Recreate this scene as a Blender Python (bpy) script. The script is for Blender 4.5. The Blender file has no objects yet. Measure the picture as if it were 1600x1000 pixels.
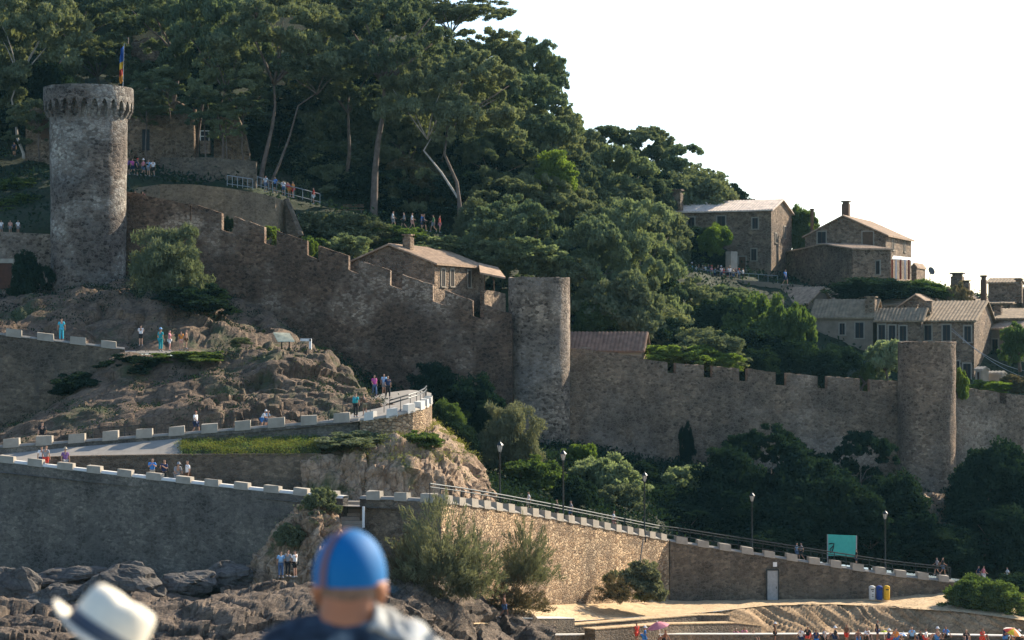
import bpy, math, random
import numpy as np
from mathutils import Vector, Matrix, noise
from mathutils.bvhtree import BVHTree
R = math.radians
rnd = random.Random(7)

# ---------------------------------------------------------------- camera, world, sun
sc = bpy.context.scene
F, HOR, CZ = 3200.0, 530.0, 26.0
cam_d = bpy.data.cameras.new("camera"); cam = bpy.data.objects.new("camera", cam_d)
sc.collection.objects.link(cam); sc.camera = cam
cam.location = (0, 0, CZ); cam.rotation_euler = (R(90), 0, 0)
cam_d.sensor_width = 36; cam_d.lens = 72; cam_d.shift_y = (HOR-500)/1600.0
cam_d.clip_start = 0.2; cam_d.clip_end = 6000
cam_d.dof.use_dof = True; cam_d.dof.focus_distance = 175; cam_d.dof.aperture_fstop = 3.0

SUN_AZ, SUN_EL = 44.0, 30.0        # azimuth from +X towards +Y
sx, sy, sz = math.cos(R(SUN_AZ))*math.cos(R(SUN_EL)), math.sin(R(SUN_AZ))*math.cos(R(SUN_EL)), math.sin(R(SUN_EL))
w = bpy.data.worlds.new("World"); sc.world = w; w.use_nodes = True
nt = w.node_tree; bg = nt.nodes["Background"]
sky = nt.nodes.new("ShaderNodeTexSky"); sky.sky_type = 'NISHITA'; sky.sun_disc = False
sky.sun_elevation = R(SUN_EL); sky.sun_rotation = R(90-SUN_AZ)
sky.air_density = 1.0; sky.dust_density = 0.8; sky.ozone_density = 2.6
nt.links.new(sky.outputs[0], bg.inputs[0]); bg.inputs[1].default_value = 0.125
sun_d = bpy.data.lights.new("sun", 'SUN'); sun = bpy.data.objects.new("sun", sun_d)
sc.collection.objects.link(sun); sun_d.energy = 5.0; sun_d.angle = R(0.55); sun_d.color = (1.0, .87, .68)
sun.rotation_euler = Vector((sx, sy, sz)).to_track_quat('Z', 'Y').to_euler()
sc.view_settings.view_transform = 'Standard'; sc.view_settings.look = 'None'
sc.view_settings.exposure = 1.12; sc.view_settings.gamma = 1

# ---------------------------------------------------------------- helpers
def P(px, py, Y): return Vector(((px-800)*Y/F, Y, CZ+(HOR-py)*Y/F))
def col(c):                                             # sRGB 0-255 -> linear
    return tuple(((v/255)/12.92 if v/255 <= .04045 else (((v/255)+.055)/1.055)**2.4) for v in c)+(1,)
ORG = {}
def setp(o, label=None, cat=None, group=None, kind=None):
    if label: o['label'] = label
    if cat: o['category'] = cat
    if group: o['group'] = group
    if kind: o['kind'] = kind
    return o
def thing(name, label, cat, loc, group=None, rz=0):
    o = bpy.data.objects.new(name, None); sc.collection.objects.link(o)
    o.location = loc; o.rotation_euler = (0, 0, rz); o.empty_display_size = .5
    ORG[o.name] = Vector(loc); return setp(o, label, cat, group)
class MB:
    def __init__(s): s.v = []; s.f = []
    def quad(s, a, b, c, d):
        n = len(s.v); s.v += [Vector(a), Vector(b), Vector(c), Vector(d)]; s.f.append((n, n+1, n+2, n+3))
    def hexa(s, b4, t4):
        n = len(s.v); s.v += [Vector(p) for p in b4]+[Vector(p) for p in t4]
        s.f += [(n+3, n+2, n+1, n), (n+4, n+5, n+6, n+7)]
        for i in range(4): j = (i+1) % 4; s.f.append((n+i, n+j, n+4+j, n+4+i))
    def box(s, c, sz_, rz=0):
        cx, cy, cz = c; hx, hy, hz = sz_[0]/2, sz_[1]/2, sz_[2]/2; co, si = math.cos(rz), math.sin(rz)
        q = [(cx+x*co-y*si, cy+x*si+y*co) for x, y in ((-hx, -hy), (hx, -hy), (hx, hy), (-hx, hy))]
        s.hexa([(x, y, cz-hz) for x, y in q], [(x, y, cz+hz) for x, y in q])
    def tube(s, pts, rads, n=8, cap=True):
        pts = [Vector(p) for p in pts]; base = len(s.v); k = len(pts)
        for i, p in enumerate(pts):
            d = (pts[min(i+1, k-1)]-pts[max(i-1, 0)]).normalized()
            a = d.cross(Vector((.13, .2, .97))); 
            if a.length < .1: a = d.cross(Vector((1, 0, 0)))
            a.normalize(); b = d.cross(a); r = rads[i] if hasattr(rads, '__len__') else rads
            for j in range(n):
                t = 2*math.pi*j/n; s.v.append(p+a*math.cos(t)*r+b*math.sin(t)*r)
        for i in range(k-1):
            for j in range(n):
                q = (j+1) % n; s.f.append((base+i*n+j, base+i*n+q, base+(i+1)*n+q, base+(i+1)*n+j))
        if cap: s.f.append(tuple(base+j for j in range(n))[::-1]); s.f.append(tuple(base+(k-1)*n+j for j in range(n)))
    def lathe(s, c, prof, n=32, a0=0, a1=360, cap=True):
        base = len(s.v); c = Vector(c); full = abs(a1-a0-360) < .01; m = n if full else n+1
        for r, z in prof:
            for j in range(m):
                t = R(a0+(a1-a0)*j/n); s.v.append(c+Vector((r*math.cos(t), r*math.sin(t), z)))
        for i in range(len(prof)-1):
            for j in range(n):
                q = (j+1) % m; s.f.append((base+i*m+j, base+i*m+q, base+(i+1)*m+q, base+(i+1)*m+j))
        if cap and full:
            s.f.append(tuple(base+j for j in range(m))[::-1]); s.f.append(tuple(base+(len(prof)-1)*m+j for j in range(m)))
    def grid(s, G):                                     # G rows of points
        base = len(s.v); nr, nc = len(G), len(G[0])
        for r in G: s.v += [Vector(p) for p in r]
        for i in range(nr-1):
            for j in range(nc-1):
                a = base+i*nc+j; s.f.append((a, a+1, a+nc+1, a+nc))
    def build(s, name, mat, parent=None, smooth=False, origin=None):
        o0 = Vector((0, 0, 0))
        if parent is not None: o0 = ORG.get(parent.name, Vector((0, 0, 0)))
        elif origin is not None: o0 = Vector(origin)
        me = bpy.data.meshes.new(name); me.from_pydata([tuple(v-o0) for v in s.v], [], s.f); me.update()
        if smooth: me.polygons.foreach_set('use_smooth', [True]*len(me.polygons))
        for m in (mat if isinstance(mat, (list, tuple)) else [mat]): me.materials.append(m)
        o = bpy.data.objects.new(name, me); sc.collection.objects.link(o)
        if parent is not None: o.parent = parent; ORG[o.name] = o0
        else: o.location = o0; ORG[o.name] = o0
        return o
BV = {}; SRC = {}
def regbvh(key, mb): SRC[key] = mb; BV[key] = BVHTree.FromPolygons([tuple(v) for v in mb.v], mb.f)
def hit(px, py, Yf=None, keys=None):
    o = Vector((0, 0, CZ)); d = (P(px, py, 100)-o).normalized(); best = None
    for k, b in BV.items():
        if keys and k not in keys: continue
        r = b.ray_cast(o, d)
        if r[0] is not None and (best is None or r[3] < best[1]): best = (r[0], r[3])
    if best is None: return P(px, py, Yf if Yf else 190)
    return best[0]

# ---------------------------------------------------------------- materials
def nmat(name, rough=.9):
    m = bpy.data.materials.new(name); m.use_nodes = True; n = m.node_tree; b = n.nodes["Principled BSDF"]
    b.inputs['Roughness'].default_value = rough; b.inputs['Specular IOR Level'].default_value = .25
    return m, n, b
def N(n, t, **k):
    x = n.nodes.new(t)
    for a, v in k.items():
        if a in x.inputs.keys(): x.inputs[a].default_value = v
        else: setattr(x, a, v)
    return x
def ramp(n, src, stops):
    r = n.nodes.new('ShaderNodeValToRGB'); e = r.color_ramp.elements
    while len(e) < len(stops): e.new(.5)
    for i, (p, c) in enumerate(stops): e[i].position = p; e[i].color = c if len(c) == 4 else tuple(c)+(1,)
    n.links.new(src, r.inputs[0]); return r.outputs[0]
def mix(n, a, b, f, mode='MIX'):
    x = n.nodes.new('ShaderNodeMix'); x.data_type = 'RGBA'; x.blend_type = mode
    for s, i in ((f, 0), (a, 6), (b, 7)):
        if hasattr(s, 'type') and hasattr(s, 'is_linked'): n.links.new(s, x.inputs[i])
        else: x.inputs[i].default_value = (tuple(s)+(1,) if isinstance(s, tuple) and len(s) == 3 else s)
    return x.outputs[2]
def coords(n, scale=(1, 1, 1), obj=False):
    if obj: g = N(n, 'ShaderNodeTexCoord').outputs['Object']
    else: g = N(n, 'ShaderNodeNewGeometry').outputs['Position']
    mp = N(n, 'ShaderNodeMapping'); mp.inputs['Scale'].default_value = scale; n.links.new(g, mp.inputs[0]); return mp.outputs[0]
def noi(n, vec, scale, detail=4, rough=.6):
    x = N(n, 'ShaderNodeTexNoise'); x.inputs['Scale'].default_value = scale; x.inputs['Detail'].default_value = detail
    x.inputs['Roughness'].default_value = rough; n.links.new(vec, x.inputs['Vector']); return x.outputs['Fac']
def stone(name, tones, mortar, scale=2.2, patch=None, patch_lo=.5, patch_hi=.6, patch_scale=.09, bump=.6, streak=None, jit=.35):
    m, n, b = nmat(name); v = coords(n, (1, 1, 1.55))
    wob = N(n, 'ShaderNodeTexNoise'); wob.inputs['Scale'].default_value = 1.3; n.links.new(v, wob.inputs['Vector'])
    vm = N(n, 'ShaderNodeVectorMath'); vm.operation = 'MULTIPLY_ADD'; n.links.new(wob.outputs['Color'], vm.inputs[0]); vm.inputs[1].default_value = (jit,)*3; n.links.new(v, vm.inputs[2])
    vo = N(n, 'ShaderNodeTexVoronoi'); vo.inputs['Scale'].default_value = scale; n.links.new(vm.outputs[0], vo.inputs['Vector'])
    ve = N(n, 'ShaderNodeTexVoronoi'); ve.feature = 'DISTANCE_TO_EDGE'; ve.inputs['Scale'].default_value = scale; n.links.new(vm.outputs[0], ve.inputs['Vector'])
    sp = N(n, 'ShaderNodeSeparateColor'); n.links.new(vo.outputs['Color'], sp.inputs[0])
    k = len(tones); c = ramp(n, sp.outputs[0], [((i+.0)/(k-1), t) for i, t in enumerate(tones)])
    fine = noi(n, v, 9, 5, .7); c = mix(n, c, (0.5, 0.5, 0.5, 1), 0.0)
    dk = ramp(n, fine, [(.25, (.45, .45, .45)), (.75, (1.35, 1.35, 1.35))]); c = mix(n, c, dk, 1.0, 'MULTIPLY')
    if patch:
        pn = noi(n, coords(n, (1, 1, 1.3)), patch_scale, 6, .62)
        pf = ramp(n, pn, [(patch_lo, (0, 0, 0)), (patch_hi, (1, 1, 1))])
        pc = mix(n, patch, dk, 1.0, 'MULTIPLY')
        sp2 = N(n, 'ShaderNodeSeparateColor'); n.links.new(vo.outputs['Color'], sp2.inputs[0])
        keep = ramp(n, sp2.outputs[1], [(.25, (.25, .25, .25)), (.6, (1, 1, 1))])
        f2 = mix(n, pf, keep, 1.0, 'MULTIPLY'); c = mix(n, c, pc, f2)
    big = noi(n, v, .16, 4, .6); bc = ramp(n, big, [(.32, (.5, .5, .53)), (.68, (1.35, 1.29, 1.2))]); c = mix(n, c, bc, 1.0, 'MULTIPLY')
    md = noi(n, coords(n, (1, 1, .55)), .62, 5, .7); c = mix(n, c, ramp(n, md, [(.34, (.66, .65, .65)), (.5, (1, 1, 1)), (.68, (1.3, 1.28, 1.24))]), 1.0, 'MULTIPLY')
    ef = ramp(n, ve.outputs['Distance'], [(.02, (1, 1, 1)), (.10, (0, 0, 0))]); ef2 = mix(n, ef, (.75, .75, .75, 1), 1.0, 'MULTIPLY')
    c = mix(n, c, mortar, ef2)
    if streak:
        st = noi(n, coords(n, (1, 1, .12)), 1.1, 4, .6); sf = ramp(n, st, [(.56, (0, 0, 0)), (.72, (.75, .75, .75))]); c = mix(n, c, streak, sf)
    n.links.new(c, b.inputs['Base Color'])
    hm = N(n, 'ShaderNodeMath'); hm.operation = 'MULTIPLY_ADD'; n.links.new(fine, hm.inputs[0]); hm.inputs[1].default_value = .6; n.links.new(ramp(n, ve.outputs['Distance'], [(0, (0, 0, 0)), (.14, (1, 1, 1))]), hm.inputs[2])
    bp = N(n, 'ShaderNodeBump'); bp.inputs['Strength'].default_value = bump; bp.inputs['Distance'].default_value = .16; n.links.new(hm.outputs[0], bp.inputs['Height']); n.links.new(bp.outputs[0], b.inputs['Normal'])
    return m
def rocky(name, tones, moss=None, scale=.5, mlo=.5, mhi=.62, bump=.8, zs=1.0):
    m, n, b = nmat(name); v = coords(n, (1, 1, zs))
    a = noi(n, v, scale, 8, .68); c = ramp(n, a, [(.28+.44*i/(len(tones)-1), t) for i, t in enumerate(tones)])
    f = noi(n, v, 4.5, 6, .75); c = mix(n, c, ramp(n, f, [(.3, (.5, .5, .52)), (.7, (1.4, 1.36, 1.3))]), 1.0, 'MULTIPLY')
    vo = N(n, 'ShaderNodeTexVoronoi'); vo.feature = 'DISTANCE_TO_EDGE'; vo.inputs['Scale'].default_value = .9; n.links.new(v, vo.inputs['Vector'])
    c = mix(n, c, ramp(n, vo.outputs['Distance'], [(0, (.35, .35, .35)), (.05, (1, 1, 1))]), .6, 'MULTIPLY')
    if moss:
        q = noi(n, v, .22, 5, .7); c = mix(n, c, moss, ramp(n, q, [(mlo, (0, 0, 0)), (mhi, (1, 1, 1))]))
    n.links.new(c, b.inputs['Base Color'])
    bp = N(n, 'ShaderNodeBump'); bp.inputs['Strength'].default_value = bump; bp.inputs['Distance'].default_value = .3
    hh = noi(n, v, 2.2, 9, .75); n.links.new(hh, bp.inputs['Height']); n.links.new(bp.outputs[0], b.inputs['Normal'])
    return m
def plain(name, c, rough=.8, var=.25, sc_=3.0, metal=0):
    m, n, b = nmat(name, rough); c = tuple(c)[:3]+(1,); a = noi(n, coords(n), sc_, 5, .65)
    lo = tuple(x*(1-var) for x in c[:3])+(1,); hi = tuple(min(1, x*(1+var)) for x in c[:3])+(1,)
    n.links.new(ramp(n, a, [(.3, lo), (.7, hi)]), b.inputs['Base Color']); b.inputs['Metallic'].default_value = metal
    return m
def leafmat(name, c1, c2, trans=.35, tcol=None):
    m = bpy.data.materials.new(name); m.use_nodes = True; n = m.node_tree; n.nodes.remove(n.nodes["Principled BSDF"])
    out = n.nodes['Material Output']; oi = N(n, 'ShaderNodeObjectInfo')
    a = noi(n, coords(n), .55, 4, .7); f = N(n, 'ShaderNodeMath'); f.operation = 'MULTIPLY_ADD'
    n.links.new(oi.outputs['Random'], f.inputs[0]); f.inputs[1].default_value = .45
    g = N(n, 'ShaderNodeMath'); g.operation = 'SUBTRACT'; n.links.new(a, g.inputs[0]); g.inputs[1].default_value = .22; n.links.new(g.outputs[0], f.inputs[2])
    c = ramp(n, f.outputs[0], [(.12, c1), (.72, c2)])
    d = N(n, 'ShaderNodeBsdfDiffuse'); t = N(n, 'ShaderNodeBsdfTranslucent'); n.links.new(c, d.inputs[0])
    tc = mix(n, c, tcol or (1.5, 1.7, .6, 1), 1.0, 'MULTIPLY'); n.links.new(tc, t.inputs[0])
    s = N(n, 'ShaderNodeMixShader'); s.inputs[0].default_value = trans; n.links.new(d.outputs[0], s.inputs[1]); n.links.new(t.outputs[0], s.inputs[2])
    n.links.new(s.outputs[0], out.inputs[0]); return m
M = {}
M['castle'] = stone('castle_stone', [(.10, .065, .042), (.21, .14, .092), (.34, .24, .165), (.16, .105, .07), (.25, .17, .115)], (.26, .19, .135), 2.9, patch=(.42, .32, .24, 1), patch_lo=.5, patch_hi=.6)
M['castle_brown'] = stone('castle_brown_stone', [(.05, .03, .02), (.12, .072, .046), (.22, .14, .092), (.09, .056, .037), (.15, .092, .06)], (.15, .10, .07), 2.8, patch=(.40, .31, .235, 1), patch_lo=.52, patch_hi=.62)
M['tower'] = stone('tower_stone', [(.055, .038, .027), (.16, .115, .083), (.34, .265, .20), (.10, .074, .055)], (.21, .165, .125), 2.8, patch=(.36, .30, .245, 1), patch_lo=.46, patch_hi=.56, patch_scale=.12)
M['tower_left'] = stone('stained_tower_stone', [(.04, .028, .022), (.11, .083, .066), (.23, .185, .15), (.07, .053, .043)], (.17, .14, .115), 2.6, patch=(.35, .325, .285, 1), patch_lo=.44, patch_hi=.53, patch_scale=.16)
M['gold'] = stone('sunlit_gold_stone', [(.26, .165, .09), (.48, .325, .19), (.70, .52, .33), (.37, .25, .148), (.57, .41, .255)], (.30, .22, .14), 2.7, bump=1.0)  # tones raised to stand in for grazing sun on the wall
M['sea_wall'] = stone('sea_wall_stone', [(.10, .09, .075), (.15, .135, .112), (.21, .185, .155)], (.13, .115, .095), 3.6, patch=(.22, .195, .165, 1), bump=.35, streak=(.10, .09, .075, 1))
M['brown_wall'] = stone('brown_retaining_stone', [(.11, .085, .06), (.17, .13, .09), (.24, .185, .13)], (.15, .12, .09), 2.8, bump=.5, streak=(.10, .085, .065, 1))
M['house_stone'] = stone('house_stone', [(.10, .068, .045), (.19, .132, .09), (.33, .24, .165), (.145, .10, .07), (.24, .17, .115)], (.27, .205, .145), 2.2, bump=.7)
M['render_wall'] = plain('rendered_wall', (.22, .17, .125), .9, .25, .8)
M['render_tan'] = plain('tan_rendered_wall', (.36, .29, .21), .9, .25, .6)
M['plaster'] = plain('pale_plaster', (.34, .295, .235), .9, .18, 1.5)
M['coping'] = plain('white_coping', (.58, .55, .49), .85, .12, 2.0)
M['plaster_dim'] = plain('grey_coping', (.24, .22, .19), .9, .25, 2)
M['tile_town'] = plain('brown_roof_tile', (.22, .16, .10), .9, .4, 1.4)
M['tile'] = plain('roof_tile', (.34, .23, .15), .9, .45, 1.6)
M['tile_pale'] = plain('pale_roof_tile', (.62, .50, .40), .9, .3, 1.2)
M['tile_red'] = plain('reddish_roof_tile', (.22, .13, .085), .9, .35, 1.6)
M['dark_glass'] = plain('dark_window_glass', (.012, .013, .016), .55, .2)
M['frame_wood'] = plain('brown_wood', (.10, .055, .03), .6, .3)
M['frame_pale'] = plain('pale_window_surround', (.27, .23, .18), .8, .15)
M['rock'] = rocky('rock', [(.04, .028, .019), (.10, .068, .045), (.19, .132, .088), (.08, .055, .037)], moss=(.05, .06, .025, 1), mlo=.52, mhi=.66)
M['rock_warm'] = rocky('warm_rock', [(.13, .08, .05), (.25, .165, .10), (.42, .30, .20), (.2, .13, .08)], moss=(.06, .075, .025, 1), mlo=.56, mhi=.68)
M['rock_grey'] = rocky('grey_rock', [(.065, .058, .052), (.11, .098, .086), (.16, .145, .128)], moss=None, bump=.5)
M['rock_fore'] = rocky('shore_rock', [(.035, .027, .021), (.085, .063, .047), (.20, .15, .108), (.065, .05, .038)], moss=None, scale=.7, bump=1.0)
M['earth'] = rocky('earth_and_scrub', [(.022, .03, .014), (.05, .052, .026), (.085, .072, .042)], moss=(.03, .05, .016, 1), mlo=.45, mhi=.6, bump=.6)
M['earth_dark'] = rocky('dark_scrub_earth', [(.012, .02, .010), (.025, .034, .015), (.04, .045, .022)], moss=(.02, .035, .012, 1), bump=.6)
M['paving'] = plain('stone_paving', (.26, .235, .20), .85, .15, 1.2)
M['asphalt'] = plain('path_paving', (.17, .155, .14), .9, .2, 1.0)
M['sand'] = rocky('sand', [(.40, .28, .15), (.50, .36, .205), (.58, .43, .26)], moss=None, scale=.8, bump=.15)
M['sand_slope'] = rocky('shade_toned_sand', [(.21, .135, .072), (.33, .22, .12), (.46, .32, .18)], moss=None, scale=.5, bump=.3)  # darker sand colour imitates shade on the slope face
M['grass'] = leafmat('grass_blades', (.045, .055, .022, 1), (.19, .18, .07, 1), .35)
M['pine'] = leafmat('pine_needles', (.055, .08, .055, 1), (.19, .205, .115, 1), .3, (1.3, 1.35, .75, 1))
M['pine_far'] = leafmat('far_pine_needles', (.06, .092, .06, 1), (.185, .21, .115, 1), .3, (1.3, 1.4, .8, 1))
M['leaf'] = leafmat('broad_leaves', (.04, .068, .03, 1), (.11, .14, .055, 1), .34)
M['leaf_bright'] = leafmat('bright_leaves', (.075, .11, .03, 1), (.16, .20, .06, 1), .4)
M['leaf_olive'] = leafmat('olive_leaves', (.075, .09, .05, 1), (.17, .185, .11, 1), .3, (1.2, 1.3, .8, 1))
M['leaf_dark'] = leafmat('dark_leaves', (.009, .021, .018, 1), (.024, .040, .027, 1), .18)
M['leaf_pale'] = leafmat('pale_leaves', (.12, .15, .08, 1), (.27, .30, .17, 1), .4, (1.2, 1.3, .8, 1))
M['leaf_tam'] = leafmat('feathery_leaves', (.075, .085, .055, 1), (.16, .165, .10, 1), .35, (1.2, 1.2, .8, 1))
M['leaf_brown'] = leafmat('dry_leaves', (.07, .06, .035, 1), (.15, .13, .075, 1), .3, (1.2, 1.1, .8, 1))
M['bark'] = plain('pine_bark', (.14, .105, .085), .9, .4, 2)
M['bark_pale'] = plain('pale_bark', (.42, .37, .32), .9, .3, 2)
M['metal'] = plain('dark_metal', (.035, .04, .042), .45, .2, 5, .6)
M['metal_grey'] = plain('grey_metal', (.30, .31, .31), .5, .15, 5, .3)
M['white'] = plain('white_paint', (.75, .74, .70), .6, .08)
M['lamp_glass'] = plain('milky_lamp_glass', (.45, .42, .36), .3, .05)
M['sea'] = plain('sea_water', (.03, .07, .08), .12, .2, .3)
def cloth(name, c): 
    if 'c_'+name not in M: M['c_'+name] = plain(name+'_cloth', c, .85, .12, 8)
    return M['c_'+name]

# ---------------------------------------------------------------- rock and terrain
def cellhash(p):
    q = noise.cell_vector(p*91.7+Vector((3.1, 7.7, 1.3))); return q
def facet(p, s, tilt=.8):                               # planar facets per voronoi cell: cracked rock
    q = p*s; d, pts = noise.voronoi(q); h = cellhash(pts[0]); 
    r = q-pts[0]; e = min(1, (d[1]-d[0])*4)
    return ((h.x-.5)*1.0+((h.y-.5)*r.x+(h.z-.5)*r.z+(h.x-.5)*r.y)*tilt*2)-(1-e)*.35
def samp(poly, x):
    if x <= poly[0][0]: 
        a, b = poly[0], poly[1]
        t = max(-.0, 0); return a[1], a[2]
    for a, b in zip(poly, poly[1:]):
        if x <= b[0]:
            t = (x-a[0])/(b[0]-a[0]); return a[1]+(b[1]-a[1])*t, a[2]+(b[2]-a[2])*t
    return poly[-1][1], poly[-1][2]
def loft(name, rows, x0, x1, nx, subs, mat, disp=None, key=None, smooth=False, kind='structure', skirt=True):
    G = []
    for i, r in enumerate(rows):
        line = [P(x, *samp(r, x)) for x in (x0+(x1-x0)*j/nx for j in range(nx+1))]
        if i:
            prev = G[-1]; k = subs if isinstance(subs, int) else subs[i-1]
            for s in range(1, k+1): G.append([a.lerp(b, s/k) for a, b in zip(prev, line)])
        else: G.append(line)
    if disp:
        H = [[None]*len(G[0]) for _ in G]; nr, nc = len(G), len(G[0])
        for i in range(nr):
            for j in range(nc):
                a = G[min(i+1, nr-1)][j]-G[max(i-1, 0)][j]; b = G[i][min(j+1, nc-1)]-G[i][max(j-1, 0)]
                n = b.cross(a); n = n.normalized() if n.length > 1e-6 else Vector((0, -1, 0))
                if n.y > 0 and n.z < .2: n = -n
                e = min(1, i/3, (nr-1-i)/3+.35)
                H[i][j] = G[i][j]+n*disp(G[i][j])*e
        G = H
    mb = MB(); mb.grid(G); o = mb.build(name, mat, smooth=smooth); 
    if kind: o['kind'] = kind
    if key: regbvh(key, mb)
    return o, mb
def outd(p):
    x = 800+F*p.x/p.y; t = min(1, max(0, (x-230)/200)); return rockd(1.2, .12, .25+.5*t, .26, .12+.22*t, 1.1, (.7, 1, 1.1))(p)
def shored(p):
    return rockd(1.3, .16, .8, .30, .3, .95, (.55, .7, 1.3))(p)+.13*noise.fractal(Vector((p.x*1.2, p.y*1.5, p.z*3)), .8, 2, 4)
def rockd(a1=1.0, s1=.12, a2=.9, s2=.35, a3=.25, s3=1.1, sh=(1, 1, 1)):
    def f(p):
        q = Vector((p.x*sh[0], p.y*sh[1], p.z*sh[2]))
        return a1*noise.fractal(q*s1, 1, 2, 4)+a2*facet(q, s2)+a3*facet(q+Vector((9, 3, 5)), s3)
    return f
def lumpy(a=.6, s=.12): return lambda p: a*noise.fractal(p*s, .9, 2, 5)

# ground and sea to the horizon
mb = MB(); mb.quad((-3000, -200, 0), (3000, -200, 0), (3000, 5000, 0), (-3000, 5000, 0)); mb.build('sea', M['sea'])['kind'] = 'structure'

C = [-250, 0, 200, 400, 600, 800, 1000, 1200, 1400, 1600, 1900]
def row(ys, Ys): return list(zip(C, ys, Ys if hasattr(Ys, '__len__') else [Ys]*len(C)))
loft('hillside', [
    row([470, 450, 430, 470, 520, 600, 660, 680, 690, 700, 710], [208, 208, 208, 210, 210, 211, 212, 214, 215, 219, 225]),
    row([400, 380, 350, 390, 440, 520, 630, 650, 665, 675, 680], [210, 210, 212, 212, 212, 214, 216, 219, 222, 226, 232]),
    row([300, 300, 278, 304, 352, 388, 475, 530, 560, 580, 590], [222, 222, 222, 229, 232, 236, 236, 236, 238, 240, 245]),
    row([285, 285, 270, 292, 345, 380, 440, 450, 475, 500, 520], [228, 228, 232, 238, 238, 242, 250, 262, 262, 262, 266]),
    row([220, 225, 235, 245, 275, 320, 390, 430, 460, 485, 505], [250, 248, 246, 250, 256, 260, 268, 275, 275, 275, 278]),
    row([90, 100, 110, 130, 150, 215, 310, 395, 448, 478, 500], 282),
    row([-150, -120, -90, -60, -10, 140, 300, 405, 455, 485, 505], 308),
    row([300, 300, 300, 300, 300, 400, 500, 560, 600, 620, 640], 380)],
    -250, 1900, 240, [4, 10, 8, 10, 12, 10, 4], M['earth_dark'], lumpy(.9, .12), 'hill', smooth=True)
loft('lower_slope', [
    [(480, 800, 150), (690, 795, 152), (800, 810, 158), (1045, 850, 180), (1300, 880, 186), (1500, 905, 190), (1900, 940, 196)],
    [(480, 778, 151), (690, 782, 153), (800, 797, 159), (1045, 832, 181), (1300, 864, 187), (1500, 893, 191), (1900, 930, 197)],
    [(480, 690, 172), (690, 712, 178), (800, 750, 178), (900, 752, 184), (1045, 775, 192), (1300, 800, 198), (1500, 822, 199), (1900, 860, 205)],
    [(480, 560, 190), (600, 640, 190), (690, 665, 190), (800, 715, 190), (890, 712, 196), (1000, 735, 200), (1150, 748, 202), (1400, 780, 203), (1600, 780, 206), (1900, 790, 212)],
    [(480, 530, 199), (560, 592, 200), (650, 630, 200), (800, 700, 202), (890, 692, 203), (1000, 718, 206), (1150, 733, 208), (1400, 750, 210), (1600, 755, 214), (1900, 770, 220)]],
    480, 1900, 200, [2, 8, 8, 4], M['earth_dark'], lumpy(.7, .2), 'slope', smooth=True)
loft('upper_rocky_slope', [
    [(-200, 500, 181), (0, 525, 181), (190, 548, 181), (300, 550, 181), (400, 548, 184), (480, 560, 184), (560, 615, 182), (610, 640, 178)],
    [(-200, 490, 184), (0, 510, 184), (190, 525, 184), (300, 520, 184), (400, 515, 187), (480, 540, 189), (560, 605, 188), (610, 630, 186)],
    [(-200, 455, 195), (0, 465, 195), (60, 455, 194), (190, 450, 191), (300, 475, 190), (350, 480, 193), (400, 495, 196), (560, 595, 199.5), (610, 622, 199.5)],
    [(-200, 440, 208), (0, 450, 208), (190, 435, 208), (350, 452, 203), (400, 480, 201), (560, 590, 201), (610, 615, 201)]],
    -200, 610, 150, [4, 18, 5], M['rock'], rockd(.9, .15, .6, .3, .2, .9, (1, 1, .6)), 'upslope')
# upper path slab
loft('upper_path', [
    [(-200, 512, 175), (0, 535, 175.3), (190, 553, 176), (290, 553, 177), (400, 545, 178), (480, 545, 179)],
    [(-200, 508, 182.5), (0, 527, 182.5), (190, 546, 182.5), (290, 547, 182.5), (400, 540, 183), (480, 540, 183)]],
    -200, 310, 40, 2, M['asphalt'], None, 'uppath')
loft('crest_ground', [
    [(290, 551, 175.5), (400, 549, 176.5), (500, 552, 176.5)],
    [(290, 549, 183), (400, 544, 184.5), (500, 552, 185)]],
    290, 500, 40, 6, M['rock'], lumpy(.35, .5), 'crest')
# rock mass between the two paths
loft('rock_outcrop', [
    [(-200, 745, 157), (0, 716, 157), (100, 700, 158), (300, 682, 159), (430, 668, 160), (560, 655, 161), (612, 650, 166)],
    [(-200, 730, 158.5), (0, 700, 158.5), (100, 682, 160), (300, 660, 161), (430, 642, 162), (560, 635, 163), (612, 640, 167)],
    [(-200, 715, 163), (0, 682, 164), (60, 660, 165), (120, 640, 166), (190, 610, 167), (300, 592, 168), (430, 582, 169), (560, 608, 169), (612, 636, 170)],
    [(-200, 690, 170), (0, 664, 170), (60, 640, 171), (120, 602, 172.4), (190, 556, 175), (280, 549, 176), (370, 542, 176), (400, 534, 177), (480, 536, 177), (540, 588, 175), (612, 634, 172)],
    [(-200, 692, 172), (0, 672, 172), (60, 650, 173), (120, 610, 174), (190, 566, 177.5), (280, 560, 179), (400, 545, 181), (480, 550, 181), (540, 600, 180), (612, 640, 176)]],
    -200, 612, 260, [5, 24, 24, 4], M['rock'], outd, 'outcrop')
loft('cliff_path', [
    [(-200, 752, 153.7), (0, 712, 153.7), (100, 700, 153.7), (300, 684, 154.2), (430, 672, 154.8), (560, 659, 155), (610, 652, 155)],
    [(-200, 742, 158.6), (0, 704, 158.6), (100, 692, 159), (300, 677, 160), (430, 665, 161), (560, 648, 164), (610, 643, 167)]],
    -200, 610, 60, 2, M['asphalt'], None, 'path2')
loft('viewpoint_terrace', [
    [(535, 661, 155.2), (600, 653, 154.8), (640, 646, 155.8), (662, 640, 158), (674, 634, 162)],
    [(535, 650, 163), (600, 636, 165), (640, 628, 168), (662, 627, 169), (674, 628, 168)],
    [(535, 640, 172), (600, 614, 181), (640, 609, 183), (662, 611, 182), (674, 614, 180)]],
    535, 674, 16, 2, M['paving'], None, 'platform')
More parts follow.
